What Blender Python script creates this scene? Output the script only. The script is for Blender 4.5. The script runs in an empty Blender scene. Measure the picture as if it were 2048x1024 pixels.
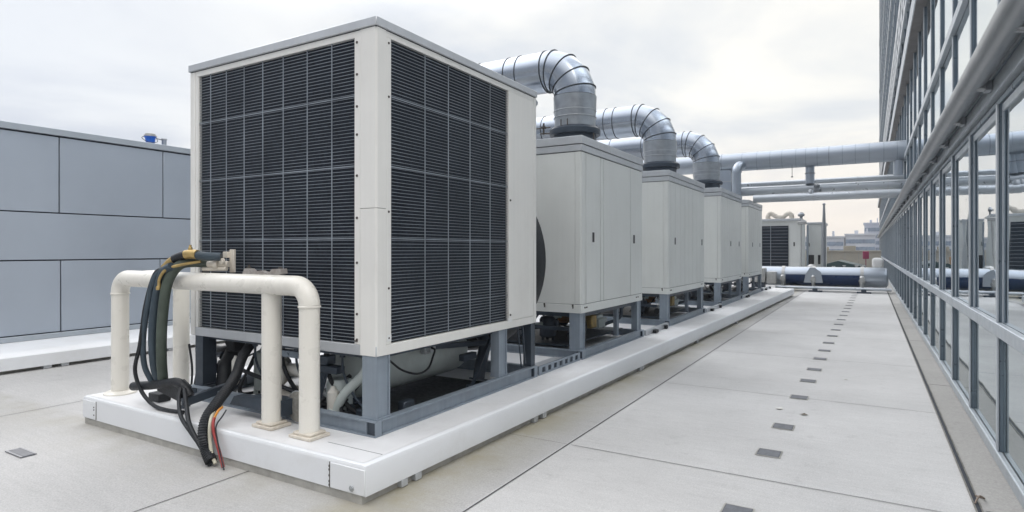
import bpy, bmesh, math, random
from mathutils import Vector, Matrix
random.seed(11)
R = math.radians
sc = bpy.context.scene
COL = sc.collection
ABS = {}                      # world origin of every parent

# ------------------------------------------------------------------ materials
MATS = {}
def nd(nt, typ, **kw):
    n = nt.nodes.new(typ)
    for k, v in kw.items():
        if k in n.inputs: n.inputs[k].default_value = v
        else: setattr(n, k, v)
    return n
def mat(name, col, rough=.5, metal=0., var=.08, scale=3., bump=.0, bscale=60., rvar=.1, streak=0., spec=.5, coat=0., dirt=0., dirtcol=(.2, .17, .13)):
    if name in MATS: return MATS[name]
    m = bpy.data.materials.new(name); m.use_nodes = True
    nt = m.node_tree; L = nt.links; b = nt.nodes['Principled BSDF']
    tc = nd(nt, 'ShaderNodeNewGeometry')
    n1 = nd(nt, 'ShaderNodeTexNoise'); n1.inputs['Scale'].default_value = scale; n1.inputs['Detail'].default_value = 6; n1.inputs['Roughness'].default_value = .6
    L.new(tc.outputs['Position'], n1.inputs['Vector'])
    mr = nd(nt, 'ShaderNodeMapRange'); mr.inputs[1].default_value = .3; mr.inputs[2].default_value = .7; mr.inputs[3].default_value = 1 - var; mr.inputs[4].default_value = 1 + var
    L.new(n1.outputs['Fac'], mr.inputs[0])
    mul = nd(nt, 'ShaderNodeVectorMath', operation='SCALE'); mul.inputs[0].default_value = col; L.new(mr.outputs[0], mul.inputs['Scale'])
    last = mul.outputs[0]
    if streak:
        mp = nd(nt, 'ShaderNodeMapping'); mp.inputs['Scale'].default_value = (9, 9, .35); L.new(tc.outputs['Position'], mp.inputs['Vector'])
        n3 = nd(nt, 'ShaderNodeTexNoise'); n3.inputs['Scale'].default_value = 2.2; n3.inputs['Detail'].default_value = 5; L.new(mp.outputs[0], n3.inputs['Vector'])
        m3 = nd(nt, 'ShaderNodeMapRange'); m3.inputs[1].default_value = .35; m3.inputs[2].default_value = .7; m3.inputs[3].default_value = 1.0; m3.inputs[4].default_value = 1 - streak
        L.new(n3.outputs['Fac'], m3.inputs[0])
        mu = nd(nt, 'ShaderNodeVectorMath', operation='SCALE'); L.new(last, mu.inputs[0]); L.new(m3.outputs[0], mu.inputs['Scale']); last = mu.outputs[0]
    if dirt:
        n4 = nd(nt, 'ShaderNodeTexNoise'); n4.inputs['Scale'].default_value = 1.7; n4.inputs['Detail'].default_value = 10; n4.inputs['Roughness'].default_value = .72
        L.new(tc.outputs['Position'], n4.inputs['Vector'])
        m4 = nd(nt, 'ShaderNodeMapRange'); m4.inputs[1].default_value = .52; m4.inputs[2].default_value = .75; m4.inputs[3].default_value = 0; m4.inputs[4].default_value = dirt
        L.new(n4.outputs['Fac'], m4.inputs[0])
        mx = nd(nt, 'ShaderNodeMix', data_type='RGBA'); L.new(m4.outputs[0], mx.inputs[0]); L.new(last, mx.inputs[6]); mx.inputs[7].default_value = (*dirtcol, 1); last = mx.outputs[2]
    L.new(last, b.inputs['Base Color'])
    n2 = nd(nt, 'ShaderNodeTexNoise'); n2.inputs['Scale'].default_value = scale * 4; n2.inputs['Detail'].default_value = 4; L.new(tc.outputs['Position'], n2.inputs['Vector'])
    mr2 = nd(nt, 'ShaderNodeMapRange'); mr2.inputs[1].default_value = .3; mr2.inputs[2].default_value = .7; mr2.inputs[3].default_value = max(.02, rough - rvar); mr2.inputs[4].default_value = min(1, rough + rvar)
    L.new(n2.outputs['Fac'], mr2.inputs[0]); L.new(mr2.outputs[0], b.inputs['Roughness'])
    b.inputs['Metallic'].default_value = metal; b.inputs['Specular IOR Level'].default_value = spec; b.inputs['Coat Weight'].default_value = coat
    if bump:
        n5 = nd(nt, 'ShaderNodeTexNoise'); n5.inputs['Scale'].default_value = bscale; n5.inputs['Detail'].default_value = 5; L.new(tc.outputs['Position'], n5.inputs['Vector'])
        bp = nd(nt, 'ShaderNodeBump'); bp.inputs['Strength'].default_value = bump; bp.inputs['Distance'].default_value = .01
        L.new(n5.outputs['Fac'], bp.inputs['Height']); L.new(bp.outputs[0], b.inputs['Normal'])
    MATS[name] = m
    return m

cab   = mat('cabinet_paint', (.66, .675, .65), .40, .0, .04, 1.3, .05, 2.5, streak=.03, dirt=.10, dirtcol=(.3, .28, .24))
cab1  = mat('cream_cabinet_paint', (.725, .718, .685), .40, .0, .04, 1.5, .05, 3, streak=.035, dirt=.10, dirtcol=(.32, .29, .25))
lidm  = mat('lid_metal', (.50, .52, .54), .38, .35, .06, 2, .04, 6, streak=.05)
steel = mat('bluegrey_steel', (.25, .295, .345), .42, .15, .10, 4, .05, 20, streak=.12, dirt=.25, dirtcol=(.2, .2, .2))
dsteel = mat('dark_steel', (.045, .06, .08), .45, .3, .2, 6, .1, 30, dirt=.25, dirtcol=(.12, .11, .1))
blackm = mat('black_rubber', (.009, .011, .014), .55, 0, .3, 12, .15, 60)
coilm = mat('coil_fins', (.016, .022, .034), .55, .3, .5, 45, .5, 240, spec=.3)
slat  = mat('grille_wire', (.29, .325, .36), .4, .3, .25, 3)
galv  = mat('galvanised_duct', (.40, .44, .495), .22, .98, .05, 1.2, .012, 2.0, rvar=.02, dirt=.0, dirtcol=(.25, .25, .26))
galv2 = mat('galvanised_riser', (.36, .385, .41), .4, .8, .16, 7, .12, 14, rvar=.1, dirt=.35, dirtcol=(.2, .2, .2))
header = mat('lagged_duct', (.40, .44, .49), .33, .8, .05, 1.0, .01, 2.5, rvar=.03)
seamm = mat('duct_seam', (.06, .07, .08), .5, .4)
cream = mat('cream_pipe_paint', (.74, .715, .65), .33, 0, .03, 2, .03, 4, streak=.05, dirt=.10, dirtcol=(.45, .4, .3))
creamd = mat('worn_cream_base', (.62, .57, .49), .6, 0, .15, 14, .2, 60, dirt=.6, dirtcol=(.33, .22, .14))
white = mat('white_curb_metal', (.72, .735, .75), .42, 0, .03, 1.2, .05, 3, dirt=.28, dirtcol=(.50, .48, .44))
whitetop = mat('white_curb_top', (.70, .70, .70), .5, 0, .05, 2.5, .08, 20, dirt=.40, dirtcol=(.45, .44, .41))
curbm = mat('curb_concrete', (.38, .37, .34), .9, 0, .2, 8, .4, 60, dirt=.5, dirtcol=(.14, .13, .11))
panel = mat('grey_wall_panel', (.38, .425, .485), .36, .25, .04, .8, .02, 2, rvar=.05)
coping = mat('wall_coping', (.40, .44, .48), .4, .3, .05, 2)
gapm  = mat('panel_gap', (.03, .035, .045), .8)
frame = mat('facade_frame_paint', (.42, .455, .485), .38, .25, .06, 3, .03, 20, dirt=.15, dirtcol=(.25, .26, .27))
stemm = mat('facade_stem_paint', (.17, .215, .255), .35, .3, .08, 3)
railm = mat('rail_tube_metal', (.27, .285, .30), .34, .8, .08, 2, .03, 10, rvar=.04, dirt=.15, dirtcol=(.2, .195, .19))
brass = mat('brass_fitting', (.42, .30, .12), .45, .6, .3, 16, .2, 40, dirt=.5, dirtcol=(.2, .15, .08))
copper = mat('copper_coil', (.40, .20, .09), .5, .5, .35, 14, .2, 50)
greenh = mat('green_lagging', (.055, .072, .056), .62, 0, .2, 8, .25, 50)
tealh = mat('teal_lagging', (.035, .055, .072), .6, 0, .2, 8, .25, 50)
redm  = mat('red_cable', (.30, .035, .03), .45); orangem = mat('orange_cable', (.60, .25, .04), .45)
creamc = mat('cream_cable', (.50, .48, .38), .5)
tankm = mat('tank_paint', (.55, .60, .58), .45, 0, .12, 3, .06, 8, dirt=.35, dirtcol=(.2, .2, .19))
bluem = mat('blue_pipe_band', (.016, .05, .15), .35, 0, .15, 2, dirt=.1, coat=.2)
bucketm = mat('blue_plastic', (.01, .12, .55), .35, 0, .1, 10)
alum  = mat('aluminium_lagging', (.42, .42, .41), .38, .6, .15, 9, .5, 18)
platem = mat('floor_plate_metal', (.13, .138, .155), .55, .3, .2, 20, .1, 80)
beige = mat('beige_wall', (.40, .37, .31), .8, 0, .15, .5, .1, 3, dirt=.4, dirtcol=(.28, .26, .22))
latchm = mat('latch_black', (.008, .009, .010), .35)
screwm = mat('screw_metal', (.10, .09, .08), .5, .5)
whitep = mat('latch_surround', (.72, .73, .72), .4)

def concrete(name, c, lanes=True, rough_strip=False):
    m = bpy.data.materials.new(name); m.use_nodes = True; nt = m.node_tree; L = nt.links; b = nt.nodes['Principled BSDF']
    g = nd(nt, 'ShaderNodeNewGeometry'); P = g.outputs['Position']
    def noise(s, d=6, r=.6, vec=P):
        n = nd(nt, 'ShaderNodeTexNoise'); n.inputs['Scale'].default_value = s; n.inputs['Detail'].default_value = d; n.inputs['Roughness'].default_value = r; L.new(vec, n.inputs['Vector']); return n.outputs['Fac']
    def rng(v, a, b_, c_, d_):
        n = nd(nt, 'ShaderNodeMapRange'); L.new(v, n.inputs[0])
        for i, q in enumerate((a, b_, c_, d_)): n.inputs[i + 1].default_value = q
        return n.outputs[0]
    def mul(a, b_):
        n = nd(nt, 'ShaderNodeMath', operation='MULTIPLY'); L.new(a, n.inputs[0]); L.new(b_, n.inputs[1]); return n.outputs[0]
    # brushed concrete: streaks across the walkway, blotches and grit
    mp = nd(nt, 'ShaderNodeMapping'); mp.inputs['Scale'].default_value = (1.2, 9, 1); L.new(P, mp.inputs['Vector'])
    v = mul(rng(noise(.55, 7, .62), .3, .7, .86, 1.08), rng(noise(2.4, 5, .6, mp.outputs[0]), .3, .7, .955, 1.04))
    v = mul(v, rng(noise(90, 3, .7), .3, .7, .84, 1.14))
    v = mul(v, rng(noise(28, 4, .7), .3, .7, .955, 1.04))
    v = mul(v, rng(noise(5.0, 9, .78), .56, .72, 1.0, .80))
    # each poured slab has a slightly different tone
    sx = nd(nt, 'ShaderNodeSeparateXYZ'); L.new(P, sx.inputs[0])
    def floor_(src, off, size):
        a = nd(nt, 'ShaderNodeMath', operation='ADD'); L.new(src, a.inputs[0]); a.inputs[1].default_value = off
        d = nd(nt, 'ShaderNodeMath', operation='DIVIDE'); L.new(a.outputs[0], d.inputs[0]); d.inputs[1].default_value = size
        f = nd(nt, 'ShaderNodeMath', operation='FLOOR'); L.new(d.outputs[0], f.inputs[0]); return f.outputs[0]
    cb = nd(nt, 'ShaderNodeCombineXYZ'); L.new(floor_(sx.outputs[1], -4.77, 2.86), cb.inputs[1]); L.new(floor_(sx.outputs[0], 2.3, 3.4), cb.inputs[0])
    wn = nd(nt, 'ShaderNodeTexWhiteNoise'); L.new(cb.outputs[0], wn.inputs['Vector'])
    v = mul(v, rng(wn.outputs['Value'], 0, 1, .965, 1.03))
    sc_ = nd(nt, 'ShaderNodeVectorMath', operation='SCALE'); sc_.inputs[0].default_value = c; L.new(v, sc_.inputs['Scale'])
    last = sc_.outputs[0]
    old = rng(sx.outputs[0], -2.30, -2.26, 1, 0)  # left slabs: coarser grain, also darkened to offset the stronger sky light there
    left_dim_n = mul(old, rng(noise(1.1, 9, .72), .3, .7, .9, 1.0)); mo = nd(nt, 'ShaderNodeMix', data_type='RGBA'); L.new(left_dim_n, mo.inputs[0]); L.new(last, mo.inputs[6])
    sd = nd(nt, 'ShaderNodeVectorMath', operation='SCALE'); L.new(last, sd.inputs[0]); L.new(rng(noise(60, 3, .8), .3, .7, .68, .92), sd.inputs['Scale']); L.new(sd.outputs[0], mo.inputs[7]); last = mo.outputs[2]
    # run-off stain band beside the plinth: brownish where water sits
    band = mul(rng(sx.outputs[0], -2.8, -2.30, 1, 0), rng(sx.outputs[0], -3.2, -3.0, 0, 1))
    st = mul(band, rng(noise(1.6, 9, .7), .36, .60, .35, 1.0))
    mx = nd(nt, 'ShaderNodeMix', data_type='RGBA'); L.new(st, mx.inputs[0]); L.new(last, mx.inputs[6]); mx.inputs[7].default_value = (c[0] * .58, c[1] * .54, c[2] * .41, 1); last = mx.outputs[2]
    # grime in front of the plinth end
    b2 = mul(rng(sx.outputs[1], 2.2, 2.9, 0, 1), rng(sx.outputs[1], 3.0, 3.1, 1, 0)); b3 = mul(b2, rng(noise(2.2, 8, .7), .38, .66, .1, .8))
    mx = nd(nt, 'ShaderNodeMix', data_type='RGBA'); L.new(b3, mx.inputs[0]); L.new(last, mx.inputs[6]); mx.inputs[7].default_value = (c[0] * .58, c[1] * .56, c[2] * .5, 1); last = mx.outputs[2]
    L.new(last, b.inputs['Base Color'])
    b.inputs['Roughness'].default_value = .72; b.inputs['Specular IOR Level'].default_value = .35
    bp = nd(nt, 'ShaderNodeBump'); bp.inputs['Strength'].default_value = .35; bp.inputs['Distance'].default_value = .004
    L.new(noise(110, 4, .7), bp.inputs['Height']); L.new(bp.outputs[0], b.inputs['Normal'])
    return m
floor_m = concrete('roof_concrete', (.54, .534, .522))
strip_m = concrete('rough_concrete', (.365, .355, .335))

def glass_mat(name, tint=(.03, .05, .06), lo=.78, ior=2.3, refl=(.86, .90, .93)):
    m = bpy.data.materials.new(name); m.use_nodes = True; nt = m.node_tree; L = nt.links
    nt.nodes.remove(nt.nodes['Principled BSDF']); out = nt.nodes['Material Output']
    d = nd(nt, 'ShaderNodeBsdfDiffuse'); d.inputs['Color'].default_value = (*tint, 1)
    g = nd(nt, 'ShaderNodeBsdfGlossy'); g.inputs['Color'].default_value = (*refl, 1); g.inputs['Roughness'].default_value = .015
    fr = nd(nt, 'ShaderNodeFresnel'); fr.inputs['IOR'].default_value = ior
    mr = nd(nt, 'ShaderNodeMapRange'); L.new(fr.outputs[0], mr.inputs[0]); mr.inputs[1].default_value = 0; mr.inputs[2].default_value = .75; mr.inputs[3].default_value = lo; mr.inputs[4].default_value = .93
    ge = nd(nt, 'ShaderNodeNewGeometry'); n = nd(nt, 'ShaderNodeTexNoise'); n.inputs['Scale'].default_value = .9; L.new(ge.outputs['Position'], n.inputs['Vector'])
    bp = nd(nt, 'ShaderNodeBump'); bp.inputs['Strength'].default_value = .05; bp.inputs['Distance'].default_value = .05; L.new(n.outputs['Fac'], bp.inputs['Height']); L.new(bp.outputs[0], g.inputs['Normal'])
    mx = nd(nt, 'ShaderNodeMixShader'); L.new(mr.outputs[0], mx.inputs[0]); L.new(d.outputs[0], mx.inputs[1]); L.new(g.outputs[0], mx.inputs[2]); L.new(mx.outputs[0], out.inputs['Surface'])
    return m
glass = glass_mat('coated_glass')
spandrel = glass_mat('lower_coated_glass', (.13, .16, .17), .5, 1.9, (.80, .84, .86))

# ------------------------------------------------------------------ mesh builder
class MB:
    def __init__(s): s.bm = bmesh.new()
    def box(s, x0, x1, y0, y1, z0, z1, bev=0., seg=2):
        r = bmesh.ops.create_cube(s.bm, size=1)
        for v in r['verts']:
            v.co = Vector(((x0 + x1) / 2 + v.co.x * (x1 - x0), (y0 + y1) / 2 + v.co.y * (y1 - y0), (z0 + z1) / 2 + v.co.z * (z1 - z0)))
        if bev:
            es = set(); [es.update(v.link_edges) for v in r['verts']]
            bmesh.ops.bevel(s.bm, geom=list(es), offset=bev, segments=seg, profile=.5, affect='EDGES', clamp_overlap=True)
        return s
    def bar(s, a, b, w, h, bev=0.):           # box section between two points
        a = Vector(a); b = Vector(b); d = (b - a); L = d.length; d.normalize()
        up = Vector((0, 0, 1)) if abs(d.z) < .95 else Vector((0, 1, 0))
        sx = d.cross(up).normalized(); uz = sx.cross(d)
        r = bmesh.ops.create_cube(s.bm, size=1)
        for v in r['verts']:
            c = v.co.copy(); v.co = (a + b) / 2 + sx * c.x * w + d * c.y * L + uz * c.z * h
        if bev:
            es = set(); [es.update(v.link_edges) for v in r['verts']]
            bmesh.ops.bevel(s.bm, geom=list(es), offset=bev, segments=1, affect='EDGES')
        return s
    def tube(s, pts, r, n=20, caps=True):
        pts = [Vector(p) for p in pts]; rs = r if isinstance(r, (list, tuple)) else [r] * len(pts)
        T = []
        for i in range(len(pts)):
            a = pts[max(0, i - 1)]; b = pts[min(len(pts) - 1, i + 1)]
            if 0 < i < len(pts) - 1: t = (pts[i] - a).normalized() + (b - pts[i]).normalized()
            else: t = b - a
            T.append(t.normalized())
        up = Vector((0, 0, 1)) if abs(T[0].z) < .9 else Vector((0, 1, 0))
        u = T[0].cross(up).normalized(); rings = []
        for i, p in enumerate(pts):
            u = (u - T[i] * u.dot(T[i])).normalized(); w = T[i].cross(u)
            rings.append([s.bm.verts.new(p + (u * math.cos(2 * math.pi * k / n) + w * math.sin(2 * math.pi * k / n)) * rs[i]) for k in range(n)])
        for A, B in zip(rings, rings[1:]):
            for k in range(n): s.bm.faces.new((A[k], A[(k + 1) % n], B[(k + 1) % n], B[k]))
        if caps:
            s.bm.faces.new(rings[0][::-1]); s.bm.faces.new(rings[-1])
        return s
    def lathe(s, c, prof, axis='Z', n=28):     # profile of (radius, height) along an axis from point c
        c = Vector(c); pts = []; rs = []
        ax = {'X': Vector((1, 0, 0)), 'Y': Vector((0, 1, 0)), 'Z': Vector((0, 0, 1))}[axis]
        up = Vector((0, 1, 0)) if axis != 'Y' else Vector((1, 0, 0)); u = ax.cross(up).normalized(); w = ax.cross(u)
        rings = [[s.bm.verts.new(c + ax * h + (u * math.cos(2 * math.pi * k / n) + w * math.sin(2 * math.pi * k / n)) * max(r, .0005)) for k in range(n)] for r, h in prof]
        for A, B in zip(rings, rings[1:]):
            for k in range(n): s.bm.faces.new((A[k], A[(k + 1) % n], B[(k + 1) % n], B[k]))
        s.bm.faces.new(rings[0][::-1]); s.bm.faces.new(rings[-1])
        return s
    def prism(s, poly, axis, a, b):            # polygon extruded along axis; poly in the two other axes
        def P(q, t): return {'X': (t, q[0], q[1]), 'Y': (q[0], t, q[1]), 'Z': (q[0], q[1], t)}[axis]
        A = [s.bm.verts.new(P(q, a)) for q in poly]; B = [s.bm.verts.new(P(q, b)) for q in poly]; n = len(poly)
        for k in range(n): s.bm.faces.new((A[k], A[(k + 1) % n], B[(k + 1) % n], B[k]))
        s.bm.faces.new(A[::-1]); s.bm.faces.new(B)
        return s
    def mesh(s, verts, faces):
        V = [s.bm.verts.new(v) for v in verts]
        for f in faces: s.bm.faces.new([V[i] for i in f])
        return s
    def build(s, name, m, parent=None, smooth=True):
        bmesh.ops.recalc_face_normals(s.bm, faces=s.bm.faces)
        me = bpy.data.meshes.new(name)
        if parent is not None: o0 = ABS[parent.name]
        else:
            cs = [v.co for v in s.bm.verts]
            o0 = Vector(((min(c.x for c in cs) + max(c.x for c in cs)) / 2, (min(c.y for c in cs) + max(c.y for c in cs)) / 2, min(c.z for c in cs)))
        bmesh.ops.translate(s.bm, verts=s.bm.verts, vec=-o0)
        s.bm.to_mesh(me); s.bm.free()
        if smooth:
            me.shade_smooth(); me.set_sharp_from_angle(angle=R(38))
        o = bpy.data.objects.new(name, me); COL.objects.link(o); me.materials.append(m)
        if parent is not None: o.parent = parent; ABS[o.name] = o0
        else: o.location = o0; ABS[o.name] = o0
        return o
def empty(name, loc, label, cat, group=None):
    o = bpy.data.objects.new(name, None); COL.objects.link(o); o.location = loc; ABS[o.name] = Vector(loc)
    o.empty_display_size = .2
    return tag(o, label, cat, group)
def tag(o, label=None, cat=None, group=None, kind=None):
    if label: o['label'] = label
    if cat: o['category'] = cat
    if group: o['group'] = group
    if kind: o['kind'] = kind
    return o
def spline(pts, k=6):                          # Catmull-Rom resample for hoses
    P = [Vector(p) for p in pts]; P = [P[0] * 2 - P[1]] + P + [P[-1] * 2 - P[-2]]; out = []
    for i in range(1, len(P) - 2):
        for j in range(k):
            t = j / k; a, b, c, d = P[i - 1:i + 3]
            out.append(.5 * ((2 * b) + (c - a) * t + (2 * a - 5 * b + 4 * c - d) * t * t + (3 * b - a - 3 * c + d) * t ** 3))
    out.append(P[-2]); return out

# ------------------------------------------------------------------ setting: roof deck, joints
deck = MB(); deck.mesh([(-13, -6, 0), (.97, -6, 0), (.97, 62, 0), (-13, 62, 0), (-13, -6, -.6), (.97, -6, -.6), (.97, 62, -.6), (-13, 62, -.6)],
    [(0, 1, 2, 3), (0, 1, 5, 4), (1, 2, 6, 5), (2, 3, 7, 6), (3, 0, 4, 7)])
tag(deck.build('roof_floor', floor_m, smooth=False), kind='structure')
g = MB(); g.box(-300, 300, -60, 400, -14.2, -14)
tag(g.build('city_ground', mat('city_ground_mat', (.20, .20, .19), .9, 0, .3, .02), smooth=False), kind='structure')
st = MB(); st.box(.625, .955, -6, 61, .001, .005); tag(st.build('floor_strip', strip_m, smooth=False), kind='structure')
jt = MB(); jm = mat('joint_dark', (.07, .07, .07), .9, 0, .4, 20)
jt.mesh([(-2.255, -6, .004), (-2.243, -6, .004), (-2.30, 28, .004), (-2.312, 28, .004)], [(0, 1, 2, 3)])
for x in (-4.1, -7.62): jt.mesh([(x - .004, -6, .004), (x + .004, -6, .004), (x + .004, 28, .004), (x - .004, 28, .004)], [(0, 1, 2, 3)])
for k in range(-3, 12):
    y = 4.77 + 2.86 * k; w = .0035
    jt.mesh([(-2.24, y - w, .0045), (.60, y - w, .0045), (.60, y + w, .0045), (-2.24, y + w, .0045)], [(0, 1, 2, 3)])
    jt.mesh([(-2.86, y - w * .6, .0045), (-2.26, y - w * .6, .0045), (-2.26, y + w * .6, .0045), (-2.86, y + w * .6, .0045)], [(0, 1, 2, 3)])
tag(jt.build('floor_joints', jm, smooth=False), kind='structure')
for k in range(0, 8):
    y = 4.93 + 4.3 * k
    m_ = MB(); m_.box(.645, .95, y - .004, y + .004, .0052, .0062)
    if k == 0: sj = m_
    else: sj.box(.645, .95, y - .004, y + .004, .0052, .0062); m_.bm.free()
tag(sj.build('strip_joints', jm, smooth=False), kind='structure')

# slot drain along the facade
dr = empty('slot_drain', (.61, 10, 0), 'long narrow slot drain running along the foot of the glass facade', 'drain')
MB().box(.600, .622, -6, 61, .0055, .0075).build('slot', gapm, dr, False)
e = MB(); e.box(.590, .599, -6, 61, .0052, .011); e.box(.623, .632, -6, 61, .0052, .011)
e.build('edging', mat('drain_edging', (.22, .21, .19), .6, .4, .4, 12, dirt=.6), dr, False)
w = MB(); w.tube(spline([(.60, 5.02, .012), (.63, 5.07, .05), (.66, 5.10, .03), (.655, 5.16, .014), (.62, 5.18, .012)]), .006, 6)
w.build('wire_hook', mat('rust_wire', (.25, .2, .16), .6, .4), dr)

# small dark plates in the walkway
ys = [4.10, 5.42, 6.30, 7.65, 8.67, 9.54, 10.52, 11.42, 12.40, 13.46, 14.50, 15.6, 16.7, 17.8, 18.9, 20.0, 21.1, 22.2, 23.3, 24.5, 25.6, 26.7]
nth = 'nearest,second,third,fourth,fifth,sixth,seventh,eighth,ninth,tenth,eleventh,twelfth,thirteenth,fourteenth,fifteenth,sixteenth,seventeenth,eighteenth,nineteenth,twentieth,twenty-first,farthest'.split(',')
for i, y in enumerate(ys):
    x = -.74 + .011 * (y - 4.1); w_ = .085
    root = empty('floor_plate', (x, y, 0), ('%s small dark square plate in the line set into the walkway' % nth[i]) if i in (0, 21) else ('%s small dark plate of the walkway line, counted from the nearest' % nth[i]), 'floor plate', 'dark plates in a line along the walkway')
    p = MB(); p.box(x - w_, x + w_, y - .085, y + .085, .0046, .0090, .002, 1); p.build('plate', platem, root, False)
    q = MB()
    for (a_, b_, c_, d_) in ((x - w_ - .012, x - w_ - .003, y - .1, y + .1), (x + w_ + .003, x + w_ + .012, y - .1, y + .1), (x - w_ - .003, x + w_ + .003, y - .1, y - .088), (x - w_ - .003, x + w_ + .003, y + .088, y + .1)): q.box(a_, b_, c_, d_, .0046, .0065)
    q.build('frame', curbm, root, False)
# grate on the left
root = empty('floor_grate', (-6.08, 2.23, 0), 'flat slotted grate in the floor at the lower left, beside the plinth end', 'grate')
MB().box(-6.25, -5.95, 2.17, 2.28, .0046, .0075).build('tray', platem, root, False)
q = MB()
for k in range(11): q.box(-6.24 + k * .026, -6.226 + k * .026, 2.185, 2.265, .0078, .012)
q.box(-6.25, -5.95, 2.17, 2.183, .0078, .013); q.box(-6.25, -5.95, 2.267, 2.28, .0078, .013)
q.build('bars', mat('grate_bars', (.34, .34, .35), .5, .2), root, False)
# debris
q = MB(); q.mesh([(-.87, 6.97, .006), (-.83, 6.95, .012), (-.79, 6.98, .007), (-.81, 7.02, .016), (-.86, 7.01, .006)], [(0, 1, 2, 3, 4)])
tag(q.build('paper_scrap', mat('scrap_white', (.66, .64, .6), .8), smooth=False), 'small pale paper scrap on the walkway beside the dark plates', 'scrap')
q = MB(); q.mesh([(-.63, 6.85, .006), (-.60, 6.83, .013), (-.54, 6.86, .006), (-.58, 6.88, .018)], [(0, 1, 3), (1, 2, 3), (0, 3, 2)])
tag(q.build('dry_leaf', mat('leaf_brown', (.12, .10, .07), .8), smooth=False), 'tiny curled brown dry leaf lying on the walkway', 'leaf')
q = MB(); q.mesh([(-.30, 9.0, .006), (-.27, 8.98, .012), (-.24, 9.0, .007), (-.27, 9.03, .014)], [(0, 1, 2, 3)])
tag(q.build('paper_scrap', MATS['scrap_white'], smooth=False), 'tiny pale flake farther along the walkway, between the plates and the slot drain', 'scrap')

# ------------------------------------------------------------------ equipment plinth
pl = empty('equipment_plinth', (-4.7, 2.93, 0), 'long low white metal-clad plinth carrying the row of cooling cabinets', 'plinth')
XL, YN, YF, ZT, ZB = -6.64, 2.93, 24.6, .27, .062
def xr(y): return -2.87 + .45 * (y - YN) / (YF - YN)
b_ = .022
def body(x0, x1n, x1f, y0, y1):
    m = MB(); z = ZT; prof = lambda xr_: None
    ring = lambda y, X1, inset=0: [(x0, y, ZB), (x0, y, z - b_), (x0 + b_ * .3, y, z - b_ * .3), (x0 + b_, y, z), (X1 - b_ * 1.6, y, z), (X1 - b_ * .45, y, z - b_ * .45), (X1, y, z - b_ * 1.6), (X1, y, ZB)]
    R0 = ring(y0, x1n); R0b = [(p[0], y0 + b_, p[2]) for p in R0]
    R0 = [(p[0], y0, min(p[2], z - b_)) for p in R0]
    R0m = [(p[0], y0 + b_ * .3, min(p[2], z - b_ * .3)) for p in R0b]
    R1 = ring(y1, x1f); V = R0 + R0m + R0b + R1; n = 8; F = []
    for a in range(3):
        for k in range(n): F.append((a * n + k, a * n + (k + 1) % n, (a + 1) * n + (k + 1) % n, (a + 1) * n + k))
    F += [tuple(range(7, -1, -1)), tuple(range(24, 32))]
    m.mesh(V, F); bmesh.ops.remove_doubles(m.bm, verts=m.bm.verts, dist=1e-5); return m
body(XL, xr(YN), xr(YF), YN, YF).build('cap', white, pl)
t = MB(); t.mesh([(XL + .03, YN + .03, ZT + .002), (xr(YN) - .045, YN + .03, ZT + .002), (xr(YF) - .045, YF - .03, ZT + .002), (XL + .03, YF - .03, ZT + .002)], [(0, 1, 2, 3)])
t.build('top_sheet', whitetop, pl, False)
k = MB(); k.mesh([(XL + .01, YN + .010, 0), (xr(YN) - .045, YN + .010, 0), (xr(YF) - .09, YF - .05, 0), (XL + .01, YF - .05, 0), (XL + .01, YN + .010, .066), (xr(YN) - .045, YN + .010, .066), (xr(YF) - .09, YF - .05, .066), (XL + .01, YF - .05, .066)],
       [(0, 1, 5, 4), (1, 2, 6, 5), (2, 3, 7, 6), (3, 0, 4, 7), (4, 5, 6, 7)])
k.build('curb', curbm, pl, False)
for (a, b) in ((XL + .003, XL + .245), (-3.20, -2.875)):                   # bolted end plates
    e = MB(); e.box(a, b, YN - .006, YN + .02, ZB + .004, ZT - .032, .003, 1); ep = e.build('end_plate', white, pl)
    s = MB()
    if a < -5:
        s.box(b + .002, b + .008, YN - .004, YN, ZB + .004, ZT - .03)
        for z in (.11, .16, .185): s.lathe((b - .025, YN - .006, z), [(.007, 0), (.007, -.004)], 'Y', 8)
    else:
        s.box(a - .008, a - .002, YN - .004, YN, ZB, ZT - .03)
        for z in (.075, .10, .14, .18, .205): s.box(a - .009, a + .001, YN - .010, YN - .0062, z, z + .014)
    s.build('screws', screwm, ep, False)
e = MB(); e.lathe((-2.99, YN - .006, .10), [(.019, 0), (.021, -.006), (.017, -.010)], 'Y', 20); e.lathe((-2.99, YN - .016, .10), [(.009, 0), (.008, -.004)], 'Y', 16)
e.build('bolt', mat('bolt_metal', (.4, .42, .43), .4, .6), pl)
for y in (3.32, 3.47, 5.22, 5.40, 8.2, 8.3, 11.2, 14.6, 18.4):             # feet brackets under the lip
    x = xr(y); e = MB(); e.box(x - .05, x - .004, y - .035, y + .035, .004, .058, .004, 1); e.build('foot_bracket', lidm, pl)
sm = MB(); sm.box(xr(3.2) - .60, xr(3.2) - .06, 3.146, 3.150, ZT + .0025, ZT + .0035); sm.build('cap_joint', gapm, pl, False)

# left plinth by the wall
p2 = empty('wall_plinth', (-10.5, 6, 0), 'white low plinth running along the foot of the grey panel wall', 'plinth')
m = MB(); m.prism([(-11.0, .05), (-10.12, .05), (-10.12, .22), (-10.16, .265), (-10.24, .29), (-11.0, .33)], 'Y', -4, 16)
m.build('cap', white, p2)
MB().box(-10.95, -10.26, -4, 15.9, 0, .05).build('curb', curbm, p2, False)
for y in (4.02, 4.24, 5.55, 5.8, 8.5):
    MB().box(-10.24, -10.14, y - .05, y + .05, .003, .048, .004, 1).build('foot_bracket', lidm, p2)

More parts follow.
